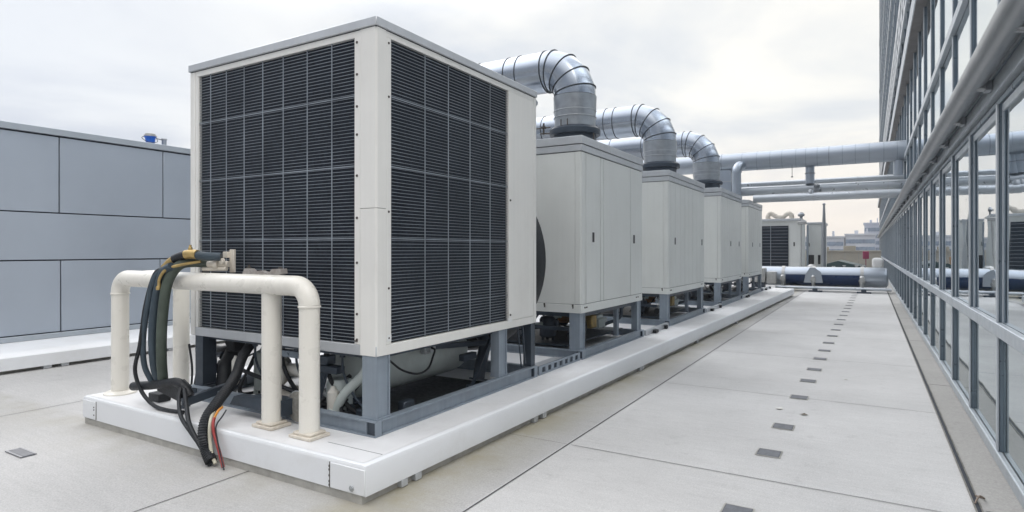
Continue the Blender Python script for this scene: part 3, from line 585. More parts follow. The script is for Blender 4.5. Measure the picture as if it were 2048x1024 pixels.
# ------------------------------------------------------------------ ducts with gored elbows
def duct(x, y, zb, zr, Rb, r, xe, label, side_valve=False):
    root = empty('duct', (x, y, zb), label, 'duct', 'round galvanised ducts with gored elbows')
    q = MB(); q.lathe((x, y, zb - .13), [(r * 1.02, 0), (r * 1.02, .13)], 'Z', 40); q.build('curb_ring', dsteel, root)
    q = MB(); q.lathe((x, y, zb), [(r * 1.20, 0), (r * 1.22, .025), (r * 1.22, .075), (r * 1.10, .11), (r * 1.0, .12)], 'Z', 48); q.build('collar', dsteel, root)
    q = MB(); q.lathe((x, y, zb + .12), [(r * .98, 0), (r * .985, .12), (r * 1.02, (zr - zb) * .45), (r * 1.04, zr - zb - .12)], 'Z', 48); rs = q.build('riser', galv2, root)
    q = MB()
    for f in (.45, .62): q.lathe((x, y, zb + (zr - zb) * f), [(r * 1.035, 0), (r * 1.04, .004), (r * 1.035, .008)], 'Z', 48)
    q.build('weld_seam', lidm, rs)
    q = MB(); pts = []; N = 4
    for k in range(N + 1):
        t = math.pi / 2 * k / N; pts.append((x - Rb + Rb * math.cos(t), y, zr + Rb * math.sin(t)))
    # gore joints lie on the arc's half-steps
    g_ = [(x, y, zr)]
    for k in range(N):
        t = math.pi / 2 * (k + .5) / N; f = 1 / math.cos(math.pi / 4 / N); g_.append((x - Rb + Rb * f * math.cos(t), y, zr + Rb * f * math.sin(t)))
    g_.append((x - Rb, y, zr + Rb))
    q.tube(g_, r, 48, False); q.build('elbow', galv, root)
    rings = []
    def ringm(mb, c, d, rr, th):
        d = Vector(d).normalized(); u_ = d.cross(Vector((0, 1, 0))).normalized(); w_ = d.cross(u_)
        mb.tube([Vector(c) + (u_ * math.cos(a * math.pi / 24) + w_ * math.sin(a * math.pi / 24)) * rr for a in range(49)], th, 5, False)
    for k in range(len(g_)):
        if k in (0,): d = (0, 0, 1)
        elif k == len(g_) - 1: d = (1, 0, 0)
        else: d = (Vector(g_[k]) - Vector(g_[k - 1])).normalized() + (Vector(g_[k + 1]) - Vector(g_[k])).normalized()
        q = MB(); ringm(q, g_[k], d, r * 1.005, .011); q.build('seam_ring', seamm, root)
    zz = zr + Rb
    MB().tube([(x - Rb - .002, y, zz), (xe, y, zz)], r, 48).build('run', galv, root)
    for dx in (.42, .62, 1.15, 2.1, 3.0):
        if x - Rb - dx > xe:
            q = MB(); ringm(q, (x - Rb - dx, y, zz), (1, 0, 0), r * 1.004, .009); q.build('seam_ring', seamm, root)
    # far end turns down to the roof behind the units
    MB().tube([(xe, y, zz), (xe - .25, y, zz - .1), (xe - .35, y, zz - .35), (xe - .35, y, .0)], r, 32).build('drop', galv, root)
    if side_valve:
        q = MB(); q.tube([(x - r * 1.2, y - .05, zb + .07), (x - r - .22, y - .1, zb + .07)], .012, 8); q.tube([(x - r - .16, y - .1, zb + .05), (x - r - .16, y - .1, zb + .22)], .014, 8)
        q.box(x - r - .19, x - r - .13, y - .13, y - .07, zb + .14, zb + .17); q.tube([(x - r - .30, y - .1, zb + .15), (x - r - .05, y - .1, zb + .15)], .009, 8); q.build('valve', screwm, root)
        q = MB(); q.tube([(x + r * 1.1, y - .1, zb + .02), (x + r * 1.12, y - .1, zb - .16)], .012, 8)
        for k in (-.06, .04): q.tube([(x + k, y - r * 1.13, zb + .1), (x + k, y - r * 1.13, zb + .19)], .009, 8)
        q.build('bolt', screwm, root)
    return root
duct(-3.70, 8.02, 3.36, 3.92, .44, .302, -6.6, 'nearest and largest shiny galvanised elbow duct, on the first panelled cabinet', True)
duct(-3.70, 12.15, 3.36, 3.90, .50, .325, -7.0, 'middle galvanised elbow duct with ringed run, on the second panelled cabinet')
duct(-3.82, 16.75, 3.46, 4.04, .58, .345, -7.6, 'farthest galvanised elbow duct, on the third panelled cabinet')
sp_ = MB(); sp_.tube([(-4.25, 5.99, 3.95), (-4.25, 7.80, 3.86)], .055, 16); sp_.tube([(-4.25, 7.0, 3.9), (-4.25, 7.03, 3.9)], .07, 16)
sp_.tube([(-4.25, 6.1, 3.95), (-4.25, 6.1, 3.486)], .05, 14)
tag(sp_.build('small_pipe', header), 'small grey pipe joining the big unit to the nearest elbow duct', 'pipe')
q = MB()
q.box(-4.9, -4.2, 7.3, 7.6, 3.22, 3.245); q.box(-4.75, -4.3, 7.4, 7.5, 3.245, 3.275)
tag(q.build('lid_hatch', dsteel, smooth=False), 'low dark hatch on the roof of the first panelled cabinet', 'hatch')

# ------------------------------------------------------------------ header duct and pipes crossing to the facade
hd = empty('header_duct', (-3, 21, 4.3), 'big lagged blue-grey duct crossing high over the walkway into the glass building', 'duct')
MB().tube([(-9, 21, 4.61), (.955, 21, 4.61)], .30, 48).build('pipe', header, hd)
for i, x in enumerate([-8, -6.6, -4.25, -3.6, -3.15, -2.75, -2.4, -2.0, -1.72, -1.4, -1.08, -.72, -.38, -.02, .35, .68]):
    q = MB(); q.tube([(x - .005, 21, 4.61), (x + .005, 21, 4.61)], .303, 48); q.build('joint_band', seamm if i in (2, 10) else stemm, hd)
MB().lathe((.72, 21, 3.9), [(.13, 0), (.13, .45)], 'Z', 20).build('outlet', header, hd)
hp = empty('lagged_duct_box', (-4.2, 21, 3.26), 'square sheet-metal duct box rising from the last cabinet to the big crossing duct', 'duct')
q = MB(); q.box(-4.42, -3.95, 20.8, 21.25, 3.26, 4.36, .006, 1); q.build('box', header, hp)
q = MB(); q.box(-4.45, -3.92, 20.77, 21.28, 3.95, 3.98); q.build('flange', lidm, hp, False)
gn = MB(); gn.tube(spline([(-3.72, 20.5, 3.26), (-3.72, 20.5, 3.9), (-3.72, 20.5, 4.25), (-3.68, 20.6, 4.42), (-3.6, 20.8, 4.48), (-3.5, 20.95, 4.5)], 6), .145, 24)
gn.tube([(-3.72, 20.5, 4.2), (-3.72, 20.5, 4.24)], .165, 24)
tag(gn.build('gooseneck_pipe', header), 'upright grey gooseneck pipe on the last cabinet bending up into the crossing duct', 'pipe')
pp = mat('pale_lagged_pipe', (.50, .53, .56), .36, .65, .08, 1.5, .015, 3)
for (y, z, r, xa, lb, nm) in ((21.9, 3.93, .09, -3.6, 'thinnest and highest pale pipe below the big crossing duct', 0), (21.2, 3.64, .145, -3.6, 'thick pale pipe in the middle of the three under the crossing duct', 1), (20.5, 3.33, .125, -3.2, 'lowest grey pipe of the three under the crossing duct', 2)):
    rt = empty('crossing_pipe', (-1.3, y, z - r), lb, 'pipe', 'pale pipes crossing over the walkway')
    MB().tube([(-4.15 if y > 21 else xa, y, z), (.955, y, z)], r, 28).build('pipe', pp, rt)
    for x in (-2.4, -1.5, -.35, .45): 
        q = MB(); q.tube([(x, y, z), (x + .03, y, z)], r + .008, 28); q.build('joint_band', lidm, rt)
cn = empty('pipe_drop', (-1.63, 21.15, 3.3), 'short flanged vertical pipe linking the crossing duct to the pale pipes', 'pipe')
q = MB(); q.lathe((-1.63, 21.15, 3.79), [(.13, 0), (.13, .55)], 'Z', 20); q.build('pipe', header, cn)
q = MB(); q.lathe((-1.63, 21.15, 4.1), [(.15, 0), (.15, .03)], 'Z', 20); q.lathe((-1.42, 20.9, 3.5), [(.10, 0), (.13, .03), (.13, .08), (.07, .12), (.09, .2), (.06, .24)], 'Z', 16); q.lathe((-1.55, 20.5, 3.42), [(.1, 0), (.08, .1), (.05, .14)], 'Z', 14); q.build('valve', railm, cn)
q = MB(); q.tube([(-2.1, 20.72, 4.36), (-2.1, 20.72, 4.0)], .008, 6); q.lathe((-2.1, 20.72, 3.98), [(.03, 0), (.03, .03)], 'Z', 10)
tag(q.build('hanging_sensor', dsteel), 'thin wire with a small sensor hanging under the big crossing duct', 'sensor')

# ------------------------------------------------------------------ big pipe lying across the far end
fp = empty('floor_pipe', (-1.7, 28, 0), 'very thick grey pipe lying across the far end of the walkway with blue lower band', 'pipe')
MB().tube([(-4.4, 28, .60), (.22, 28, .60)], .40, 48).build('pipe', header, fp)
# blue lower shell, proud of the pipe
q = MB(); V = []; F = []; xs = (-3.05, -.36); n = 16; rr = .408
for x in xs:
    for k in range(n + 1):
        a = R(168 + 92 * k / n); V.append((x, 28 + rr * math.cos(a), .60 + rr * math.sin(a)))
for k in range(n): F.append((k, k + 1, n + 2 + k, n + 1 + k))
q.mesh(V, F); r_ = bmesh.ops.solidify(q.bm, geom=q.bm.faces[:], thickness=.006); q.build('blue_shell', bluem, fp)
q = MB(); q.tube([(-.20, 28, .60), (.46, 28, .60), (.56, 28, .60), (.62, 28, .60)], [.405, .405, .38, .30], 48); q.build('end_cap', header, fp)
for x in (-3.15, -2.0, -.27):
    c = MB(); c.tube([(x - .06, 28, .60), (x + .06, 28, .60)], .43, 40); cl = c.build('clamp', alum, fp)
    c = MB(); c.lathe((x, 27.52, .15), [(.10, 0), (.06, .06), (.06, .18), (.10, .24), (.12, .32), (.08, .38), (.09, .46), (.05, .52)], 'Z', 16); c.tube([(x, 27.55, .52), (x, 27.75, .56)], .05, 12); c.lathe((x, 27.4, .52), [(.09, 0), (.09, .03)], 'Y', 16); c.build('valve', alum, cl)
q = MB(); q.prism([(-2.35, .36), (-1.65, .36), (-1.72, .80), (-1.95, .98), (-2.12, .98), (-2.28, .72)], 'Y', 27.50, 27.54)
q.build('guard_plate', header, fp, False)
q = MB(); q.tube([(-3.4, 27.3, .16), (.72, 27.3, .16)], .06, 16); q.build('drain_pipe', pp, fp)
for x in (-3.0, -1.9, -.2):
    c = MB(); c.box(x - .25, x + .25, 27.18, 27.42, .0, .06, .01, 1); c.box(x - .10, x + .08, 27.15, 27.22, .06, .15, .01, 1); c.build('foot', dsteel, fp)
il = empty('lagged_valve_box', (-4.0, 27.3, 0), 'crumpled silver lagging box at the left end of the thick floor pipe', 'valve box')
q = MB(); q.box(-4.35, -3.75, 26.9, 27.5, .35, .95, .06, 2); q.box(-3.72, -3.35, 27.0, 27.4, .30, .80, .03, 2); q.build('lagging', alum, il)
q = MB(); q.box(-4.3, -3.8, 27.0, 27.4, 0, .34); q.build('stand', dsteel, il, False)

# ------------------------------------------------------------------ far units beyond the pipe
fu = empty('far_chiller', (-4.2, 35, 0), 'far pale chiller with black louvred front behind the thick floor pipe', 'cooling unit')
MB().box(-5.3, -3.08, 34.02, 37.0, .5, 3.2).build('cabinet', cab, fu, False)
MB().box(-5.28, -3.62, 33.96, 34.01, .85, 2.95).build('coil', coilm, fu, False)
q = MB()
for k in range(13): q.box(-5.28, -3.62, 33.92, 33.955, .87 + k * .165, .885 + k * .165)
for x in (-5.25, -4.46): q.box(x - .012, x + .012, 33.91, 33.95, .85, 2.95)
q.build('louvres', slat, fu, False)
q = MB(); q.box(-5.35, -3.02, 33.9, 37.05, 3.2, 3.32, .01, 1); q.build('lid', lidm, fu)
q = MB(); q.box(-3.38, -3.32, 33.99, 34.015, 1.9, 2.1); q.build('latch', latchm, fu, False)
q = MB(); q.box(-5.3, -3.05, 34.05, 37, 0, .5); q.build('base', dsteel, fu, False)
fc = empty('far_cabinet', (-2.7, 38, 0), 'far narrow cabinet with dark openings right of the louvred chiller', 'cooling unit')
MB().box(-3.05, -2.22, 38, 40.5, .3, 3.15).build('cabinet', cab, fc, False)
q = MB(); q.box(-3.12, -2.15, 37.93, 40.5, 3.15, 3.27, .01, 1); q.box(-2.35, -2.17, 37.93, 38.1, .3, 3.15); q.build('lid', lidm, fc)
q = MB(); q.box(-3.0, -2.72, 37.97, 37.995, .7, 1.42); q.box(-2.52, -2.40, 37.97, 37.995, .9, 1.42); q.box(-2.98, -2.94, 37.98, 37.995, 1.9, 2.1); q.build('opening', latchm, fc, False)
q = MB(); q.box(-3.07, -2.98, 37.5, 37.9, .3, 3.1); q.build('riser_pipe', steel, fc, False)
def roofpipe(nm, pts, r, lb):
    q = MB(); q.tube(spline(pts, 5), r, 14); q.tube([pts[0], (pts[0][0], pts[0][1], pts[0][2] + .04)], r * 1.3, 14)
    tag(q.build(nm, creamd), lb, 'vent pipe')
roofpipe('curved_vent', [(-4.72, 35, 3.36), (-4.74, 35, 3.5), (-4.62, 35, 3.66), (-4.45, 35, 3.58), (-4.25, 35, 3.46), (-4.0, 35, 3.46), (-3.85, 35, 3.58), (-3.70, 35, 3.64), (-3.58, 35, 3.54), (-3.56, 35, 3.36)], .12, 'looping silver vent pipe with two humps on the far chiller roof')
q = MB(); q.lathe((-2.98 - .15, 35.2, 3.32), [(.07, 0), (.07, .14), (.16, .18), (.17, .26), (.1, .36), (.02, .38)], 'Z', 18); tag(q.build('mushroom_vent', railm), 'small round mushroom vent at the far chiller roof corner', 'vent')
q = MB(); q.box(-3.15, -2.75, 33.6, 33.88, 3.0, 3.16, .02, 1); q.tube([(-3.0, 33.8, 3.0), (-3.0, 33.8, .5)], .03, 8); tag(q.build('lamp_box', alum), 'small pale box fixed high on the far chiller corner', 'box')
q = MB(); q.tube([(-1.87, 32, 0), (-1.87, 32, 2.9), (-1.87, 32, 3.85)], [.10, .08, .045], 14); q.lathe((-1.87, 32, 3.83), [(.07, 0), (.07, .05), (.03, .09)], 'Z', 12)
tag(q.build('mast', railm), 'slim tapered grey mast standing beside the far cabinet', 'mast')
# roof clutter at the far end, lower building and city
q = MB(); q.box(-2.7, -2.2, 31, 31.4, 0, .9, .03, 1); q.lathe((-2.3, 30.8, .55), [(.1, 0), (.22, .1), (.2, .4), (.08, .5)], 'Z', 14); tag(q.build('lagged_pump', alum), 'small silver lagged pump behind the thick floor pipe', 'pump')
q = MB(); q.prism([(-3.0, .2), (-.25, .2), (-.25, .55), (-1.9, .95), (-3.0, .62)], 'Y', 47, 53)
tag(q.build('green_shed', mat('green_sheet', (.03, .06, .06), .5, .2, .4, 1)), 'low dark green sloped shed roof at the far roof edge', 'shed')
q = MB(); q.box(-4.3, -2.3, 46, 46.8, 0, .42, .02, 1); tag(q.build('dark_housing', dsteel), 'low dark machinery housing behind the mast', 'housing')
q = MB(); q.box(-4.0, -2.85, 51, 52, .2, 1.22, .05, 1); tag(q.build('orange_tank', mat('orange_sheet', (.50, .27, .13), .6, 0, .3, 2)), 'faded orange tank right of the mast at the far roof edge', 'tank')
q = MB(); q.box(-.48, -.06, 53, 54, 1.02, 1.6, .03, 1); q.box(-.30, -.24, 53.2, 53.8, 0, 1.02); tag(q.build('red_cabinet', mat('magenta_sheet', (.30, .03, .09), .5)), 'small dark red cabinet near the foot of the glass building', 'cabinet')
q = MB(); q.box(.05, .85, 44, 46, 0, .5, .08, 2); q.box(.1, .75, 44.3, 45.5, .5, 1.2, .2, 3); tag(q.build('pale_block', mat('pale_block_mat', (.55, .55, .54), .9, 0, .1, 2, .6, 5)), 'pale rounded heap against the glass building', 'equipment')  # pale block put in for an unidentified pale shape at the facade foot
for i, (x, y, s) in enumerate(((-2.6, 45, .35), (-2.05, 44.5, .28), (-1.5, 46.5, .3), (-.75, 45, .34), (-.35, 46, .3))):
    lb = ['leftmost', 'second', 'middle', 'fourth', 'rightmost'][i]
    q = MB(); q.box(x - s / 2, x + s / 2, y, y + s, 0, s * .9 + .2, .03, 1); q.lathe((x, y + .1, s * .9 + .2), [(.05, 0), (.06, .12), (.11, .15), (.1, .2)], 'Z', 10); q.tube([(x - s / 2, y, .2), (x - s, y, .2), (x - s, y, 0)], .03, 6)
    tag(q.build('roof_vent', alum), lb + ' small silver vent box in the clutter before the green shed', 'vent', 'vent boxes at the far roof edge')
def building(name, x0, x1, y0, y1, h, m, lb, cols, rows, wm, group=None):
    r = empty(name, ((x0 + x1) / 2, y0, -14), lb, 'building', group)
    MB().box(x0, x1, y0, y1, -14, h).build('wall', m, r, False)
    cw = (x1 - x0) / cols; rh = 3.2
    for j in range(rows):
        z = h - .9 - j * rh * .5; q = MB()
        q.box(x0 + .3, x1 - .3, y0 - .03, y0 - .01, z - .85, z - .05)
        for i in range(cols): q.box(x0 + cw * (i + .12), x0 + cw * (i + .88), y0 - .06, y0 - .031, z - .9, z)
        q.build('window_row', wm, r, False)
    q = MB(); q.box(x0 - .2, x1 + .2, y0 - .2, y1 + .2, h, h + .35); q.box(x0 + (x1 - x0) * .3, x0 + (x1 - x0) * .42, y0 + 2, y0 + 5, h + .35, h + 1.1); q.box(x0 + (x1 - x0) * .7, x0 + (x1 - x0) * .75, y0 + 2, y0 + 4, h + .35, h + 1.5); q.build('roof', m, r, False)
    return r
bw = mat('hazed_city_window', (.16, .21, .28), .3, 0, .3, .3); bc = mat('hazed_city_concrete', (.46, .48, .52), .8, 0, .15, .2); bt = mat('hazed_city_tower', (.40, .43, .50), .8, 0, .1, .2); bp_ = mat('hazed_city_brick', (.44, .38, .37), .8, 0, .1, .3)  # pale city tones with distance haze painted into the colour
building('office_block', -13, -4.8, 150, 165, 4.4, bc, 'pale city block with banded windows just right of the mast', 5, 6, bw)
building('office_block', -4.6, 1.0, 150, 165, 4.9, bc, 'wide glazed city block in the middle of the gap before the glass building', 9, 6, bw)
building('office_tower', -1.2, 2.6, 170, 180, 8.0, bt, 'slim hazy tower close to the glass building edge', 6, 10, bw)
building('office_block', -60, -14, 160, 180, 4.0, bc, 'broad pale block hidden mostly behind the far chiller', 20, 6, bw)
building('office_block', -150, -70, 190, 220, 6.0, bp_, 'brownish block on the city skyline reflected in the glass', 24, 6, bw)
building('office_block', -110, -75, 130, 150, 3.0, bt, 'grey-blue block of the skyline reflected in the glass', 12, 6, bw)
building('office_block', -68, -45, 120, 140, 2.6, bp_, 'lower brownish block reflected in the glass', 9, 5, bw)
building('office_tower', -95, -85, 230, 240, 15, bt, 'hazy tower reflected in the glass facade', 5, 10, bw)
bb = empty('beige_building', (-2, 60, -14), 'beige rendered wall of a lower building beyond the roof edge', 'building')
MB().box(-20, 5, 64, 75, -14, 1.55).build('wall', beige, bb, False)
q = MB()
for x in (-6, -3.1, -2.0, -.9): q.box(x - .03, x + .03, 63.97, 63.995, -14, 1.5)
q.build('joint', curbm, bb, False)
q = MB(); q.box(-20.1, 5.1, 63.9, 75, 1.55, 1.66); q.box(-2.2, -1.2, 66, 68, 1.66, 2.1); q.box(-4.2, -3.5, 66, 68, 1.66, 2.0); q.build('parapet', beige, bb, False)

# ------------------------------------------------------------------ glass building
gb = empty('glass_building', (1, 30, 0), 'tall glass curtain-wall building with grey mullions along the right side', 'building')
XG = .905; BAY = 1.54; YS = 6.10 - 2 * BAY; NB = 48; YE = YS + NB * BAY; ZTOP = 37
MB().box(.99, 14, YS, YE, -.5, ZTOP).build('core', mat('facade_core', (.04, .055, .065), .8), gb, False)
MB().box(XG - .03, 14, YE, YE + .3, -.5, ZTOP).build('end_wall', mat('end_wall', (.42, .45, .48), .6), gb, False)
MB().box(.86, XG - .001, YS, YE, .0, .10, .008, 1).build('sill', frame, gb)
MB().box(.85, XG - .001, YS, YE, 1.02, 1.125, .006, 1).build('mid_rail', frame, gb)
q = MB(); q.box(.84, XG - .001, YS, YE, 2.93, 3.05, .006, 1); q.build('head_beam', frame, gb)
q = MB(); q.box(.88, XG - .001, YS, YE, 2.86, 2.90); q.build('head_trim', stemm, gb, False)
q = MB(); q.box(.845, XG - .001, YS, YE, 4.34, 4.46, .006, 1); q.build('transom', frame, gb)
q = MB(); q.box(.72, XG - .001, YS, YE, 6.32, 6.72, .01, 1); lg_ = q.build('ledge', frame, gb); MB().box(.735, XG - .002, YS, YE, 6.30, 6.318).build('soffit', mat('soffit', (.16, .15, .145), .6), lg_, False)
z = 8.3; rows = []
while z < ZTOP:
    rows.append(z); z += 1.75
for i, z in enumerate(rows):
    q = MB(); q.box(.875 if i % 3 else .85, XG - .001, YS, YE, z, z + (.06 if i % 3 else .3)); q.build('transom', frame, gb, False)
# perforated tray / ladder run high on the facade
q = MB(); q.box(.78, .81, YS, YE, 7.95, 8.12); q.box(.78, .81, YS, YE, 9.05, 9.35)
y = 12.
while y < YE: q.box(.783, .807, y, y + .45, 8.12, 9.05); q.box(.785, .805, y + .45, y + 1.2, 8.5, 8.62); y += 1.2
for k in range(20): q.box(.81, XG, 12.1 + k * 3.4, 12.2 + k * 3.4, 8.2, 8.3)
q.build('cable_ladder', lidm, gb, False)
rest_c = MB(); rest_s = MB(); rest_g = MB()
for i in range(NB + 1):
    y = YS + i * BAY
    for far, tgt_c, tgt_s in ((i >= 26, rest_c, rest_s),):
        c_ = tgt_c if far else MB(); s_ = tgt_s if far else MB()
        for (za, zb_) in ((.101, 1.019), (1.126, 2.86), (3.051, 4.339), (4.461, 6.298), (6.721, ZTOP)):
            w_ = .030 if za > 3 else .034; x_ = .874 if za > 3 else (.868 if za < 1 else .866)
            c_.box(x_, x_ + .010, y - w_, y + w_, za, zb_)
            s_.box(x_ + .016, XG - .001, y - w_ * .75, y + w_ * .75, za, zb_); s_.box(x_ + .010, x_ + .016, y - .012, y + .012, za, zb_)
        if not far:
            mc = c_.build('mullion', frame, gb, False); s_.build('fin', stemm, mc, False)
tag(rest_c.build('mullion', frame, gb, False), kind='stuff'); tag(rest_s.build('fin', stemm, gb, False), kind='stuff')
rows2 = [(.101, 1.019, spandrel), (1.126, 2.93, glass), (3.051, 4.339, glass), (4.461, 6.299, glass)]
rg = random.Random(3)
def pane(mb, y0, y1, za, zb_):                 # each pane hangs very slightly out of true, as glazing does
    dx = [rg.uniform(0, .004) for _ in range(4)]
    mb.mesh([(XG - dx[0], y0, za), (XG - dx[1], y1, za), (XG - dx[2], y1, zb_), (XG - dx[3], y0, zb_), (XG + .02, y0, za), (XG + .02, y1, za), (XG + .02, y1, zb_), (XG + .02, y0, zb_)],
            [(0, 1, 2, 3), (4, 5, 6, 7), (0, 1, 5, 4), (1, 2, 6, 5), (2, 3, 7, 6), (3, 0, 4, 7)])
rest_p = MB()
for i in range(NB):
    y = YS + i * BAY
    for (za, zb_, m) in rows2:
        if i < 24: q = MB(); pane(q, y + .02, y + BAY - .02, za, zb_); q.build('window_pane', m, gb, False)
        elif m is glass: pane(rest_g, y + .02, y + BAY - .02, za, zb_)
        else: pane(rest_p, y + .02, y + BAY - .02, za, zb_)
    zz = [6.72] + rows + [ZTOP]
    for a, b in zip(zz, zz[1:]): pane(rest_g, y + .02, y + BAY - .02, a + .05, b)
tag(rest_g.build('window_pane', glass, gb, False), kind='stuff'); tag(rest_p.build('spandrel_pane', spandrel, gb, False), kind='stuff')
# opening frames around the tall panes
q = MB()
for i in range(0, 26):
    y = YS + i * BAY
    q.box(.896, XG - .001, y + .034, y + .056, 1.127, 2.85); q.box(.896, XG - .001, y + BAY - .056, y + BAY - .034, 1.127, 2.85); q.box(.896, XG - .001, y + .063, y + BAY - .063, 2.79, 2.85)
tag(q.build('window_frame', frame, gb, False), kind='stuff')
MB().tube([(.725, YS, 3.085), (.725, YE, 3.085)], .092, 32).build('rail_tube', railm, gb)
MB().box(.83, XG - .002, YS, YE, 3.053, 3.16).build('shade_filler', stemm, gb, False)  # dark box added as shade in the gap behind the rail tube
for i in range(26):
    y = YS + i * BAY
    q = MB(); q.box(.76, .838, y - .045, y + .045, 2.99, 3.025, .004, 1); q.box(.79, .836, y - .06, y + .06, 2.97, 3.05, .004, 1); q.tube([(.70, y - .03, 3.012), (.80, y - .03, 2.985)], .012, 8); q.tube([(.70, y + .03, 3.012), (.80, y + .03, 2.985)], .012, 8)
    q.build('rail_bracket', railm, gb)

# ------------------------------------------------------------------ cream pipe frame on the plinth end
cp = empty('cream_pipework', (-5, 3.18, .27), 'cream painted pipe frame of thick tubes standing on the plinth end', 'pipework')
rp = .080; yp = 3.17; zt = 1.42; bend = .15
def arc(cx_, cz_, r_, a0, a1, n=8): return [(cx_ + r_ * math.cos(R(a0 + (a1 - a0) * k / n)), yp, cz_ + r_ * math.sin(R(a0 + (a1 - a0) * k / n))) for k in range(n + 1)]
xA, xC = -6.44, -3.69
MB().tube(arc(xA + bend, zt - bend, bend, 180, 90) + arc(xC - bend, zt - bend, bend, 90, 0), rp, 32, False).build('top_pipe', cream, cp)
for (x, y, zt_, kind) in ((xA, yp, zt - bend - .001, 'r'), (xC, yp, zt - bend - .001, 's'), (-4.17, 3.20, zt - .02, 's')):
    lg = MB(); lg.tube([(x, y, .29), (x, y, zt_)], rp * .97, 32); lo = lg.build('leg', cream, cp)
    b2 = MB()
    if kind == 'r': b2.lathe((x, y, .272), [(.145, 0), (.145, .012), (.10, .03), (.088, .032)], 'Z', 36)
    else:
        b2.box(x - .12, x + .12, y - .10, y + .10, .273, .297, .004, 1); b2.box(x - .095, x + .095, y - .08, y + .08, .297, .318, .006, 1)
    b2.build('foot_plate', cream if kind == 'r' else creamd, lo)
    if zt_ < zt - .1:
        b3 = MB(); b3.lathe((x, y, zt_ - .012), [(rp * 1.0, 0), (rp * 1.07, .004), (rp * 1.07, .014), (rp, .018)], 'Z', 36); b3.build('joint_ring', cream, lo)
lg = MB(); lg.tube([(-6.15, 3.62, .29)] + [(-6.15, 3.62, zt - .14)] + [(-6.15, 3.62 - .14 + .14 * math.cos(R(a)), zt - .14 + .14 * math.sin(R(a))) for a in (15, 30, 45, 60, 75, 90)] + [(-6.15, 3.24, zt)], rp * .97, 32)
lo = lg.build('leg', cream, cp); b2 = MB(); b2.lathe((-6.15, 3.62, .272), [(.12, 0), (.12, .015), (.085, .02)], 'Z', 30); b2.build('foot_plate', cream, lo)

# ------------------------------------------------------------------ hoses and cables at the plinth end
def hose(name, pts, r, m, lb, cat='hose', n=16, k=7, rib=0):
    q = MB(); P = spline(pts, k)
    if rib:
        d = [0]
        for a, b in zip(P, P[1:]): d.append(d[-1] + (b - a).length)
        L_ = d[-1]; N = int(L_ / .0095); PP = []; rr = []
        for i in range(N + 1):
            s = L_ * i / N; j = max(j_ for j_ in range(len(d)) if d[j_] <= s + 1e-9); j = min(j, len(P) - 2)
            PP.append(P[j].lerp(P[j + 1], (s - d[j]) / max(1e-6, d[j + 1] - d[j]))); rr.append(r * (1.0 if i % 2 else .86))
        q.tube(PP, rr, n)
    else: q.tube(P, r, n)
    return tag(q.build(name, m), lb, cat)
hose('lagged_hose', [(-5.05, 3.26, 1.575), (-5.17, 3.16, 1.59), (-5.24, 3.06, 1.56), (-5.32, 3.005, 1.40), (-5.37, 2.99, 1.08), (-5.42, 3.01, .76), (-5.50, 3.07, .50)], .043, greenh, 'thick olive green lagged hose hanging over the cream pipe', n=22)
hose('lagged_hose', [(-5.24, 3.0, 1.56), (-5.36, 2.985, 1.49), (-5.46, 2.98, 1.26), (-5.51, 2.98, .94), (-5.55, 3.02, .64), (-5.56, 3.08, .48)], .034, tealh, 'dark blue-grey lagged hose left of the olive hose', n=18)
hose('lagged_hose', [(-5.30, 3.02, 1.57), (-5.43, 2.96, 1.46), (-5.53, 2.95, 1.2), (-5.60, 2.95, .92), (-5.64, 2.98, .66), (-5.62, 3.05, .47)], .024, tealh, 'slim dark hose, left edge of the hanging hose bundle', n=14)
hose('black_cable', [(-5.34, 3.08, 1.50), (-5.37, 2.99, 1.53), (-5.44, 2.955, 1.47), (-5.55, 2.94, 1.2), (-5.62, 2.93, .85), (-5.70, 2.93, .62), (-5.69, 2.98, .42), (-5.54, 3.0, .31), (-5.34, 3.0, .292), (-5.12, 3.03, .292)], .017, blackm, 'black cable looping down in front of the hoses onto the plinth', 'cable')
hose('black_cable', [(-5.14, 3.02, .50), (-5.10, 2.98, .42), (-4.93, 2.90, .31), (-4.74, 2.88, .20), (-4.58, 2.875, .10), (-4.45, 2.85, .02)], .016, blackm, 'left one of two black cables hanging over the plinth edge', 'cable')
hose('black_cable', [(-5.12, 3.04, .49), (-4.99, 2.98, .40), (-4.80, 2.89, .28), (-4.66, 2.875, .16), (-4.54, 2.87, .07), (-4.44, 2.84, .02)], .018, blackm, 'right one of two black cables hanging over the plinth edge', 'cable')
hose('rubber_hose', [(-5.90, 3.02, .43), (-5.80, 3.02, .445), (-5.62, 3.03, .47), (-5.40, 3.04, .51), (-5.26, 3.06, .53), (-5.17, 3.08, .48), (-5.12, 3.09, .42)], [.028, .034, .036] and .040, blackm, 'thick black lagged arm lying level across the hose ends', n=18)
q = MB(); q.prism([(-5.55, .43), (-5.20, .37), (-5.14, .50), (-5.25, .55), (-5.5, .50)], 'Y', 3.04, 3.12); tag(q.build('rubber_sleeve', blackm), 'black rubber sleeve under the lagged arm by the hose ends', 'sleeve')
q = MB(); q.bar((-5.14, 3.04, .37), (-5.28, 3.75, .42), .05, .075, .005); q.bar((-5.12, 3.02, .34), (-5.15, 3.10, .34), .03, .03)
tag(q.build('steel_strut', dsteel), 'dark steel arm from the plinth to the unit frame behind the hoses', 'bracket')
q = MB(); q.prism([(-4.78, .36), (-4.72, .44), (-4.26, .475), (-4.26, .36)], 'Y', 3.24, 3.33); q.box(-4.26, -4.08, 3.23, 3.36, .35, .48)
tag(q.build('steel_bracket', dsteel), 'dark tapered steel bracket behind the ribbed hose', 'bracket')
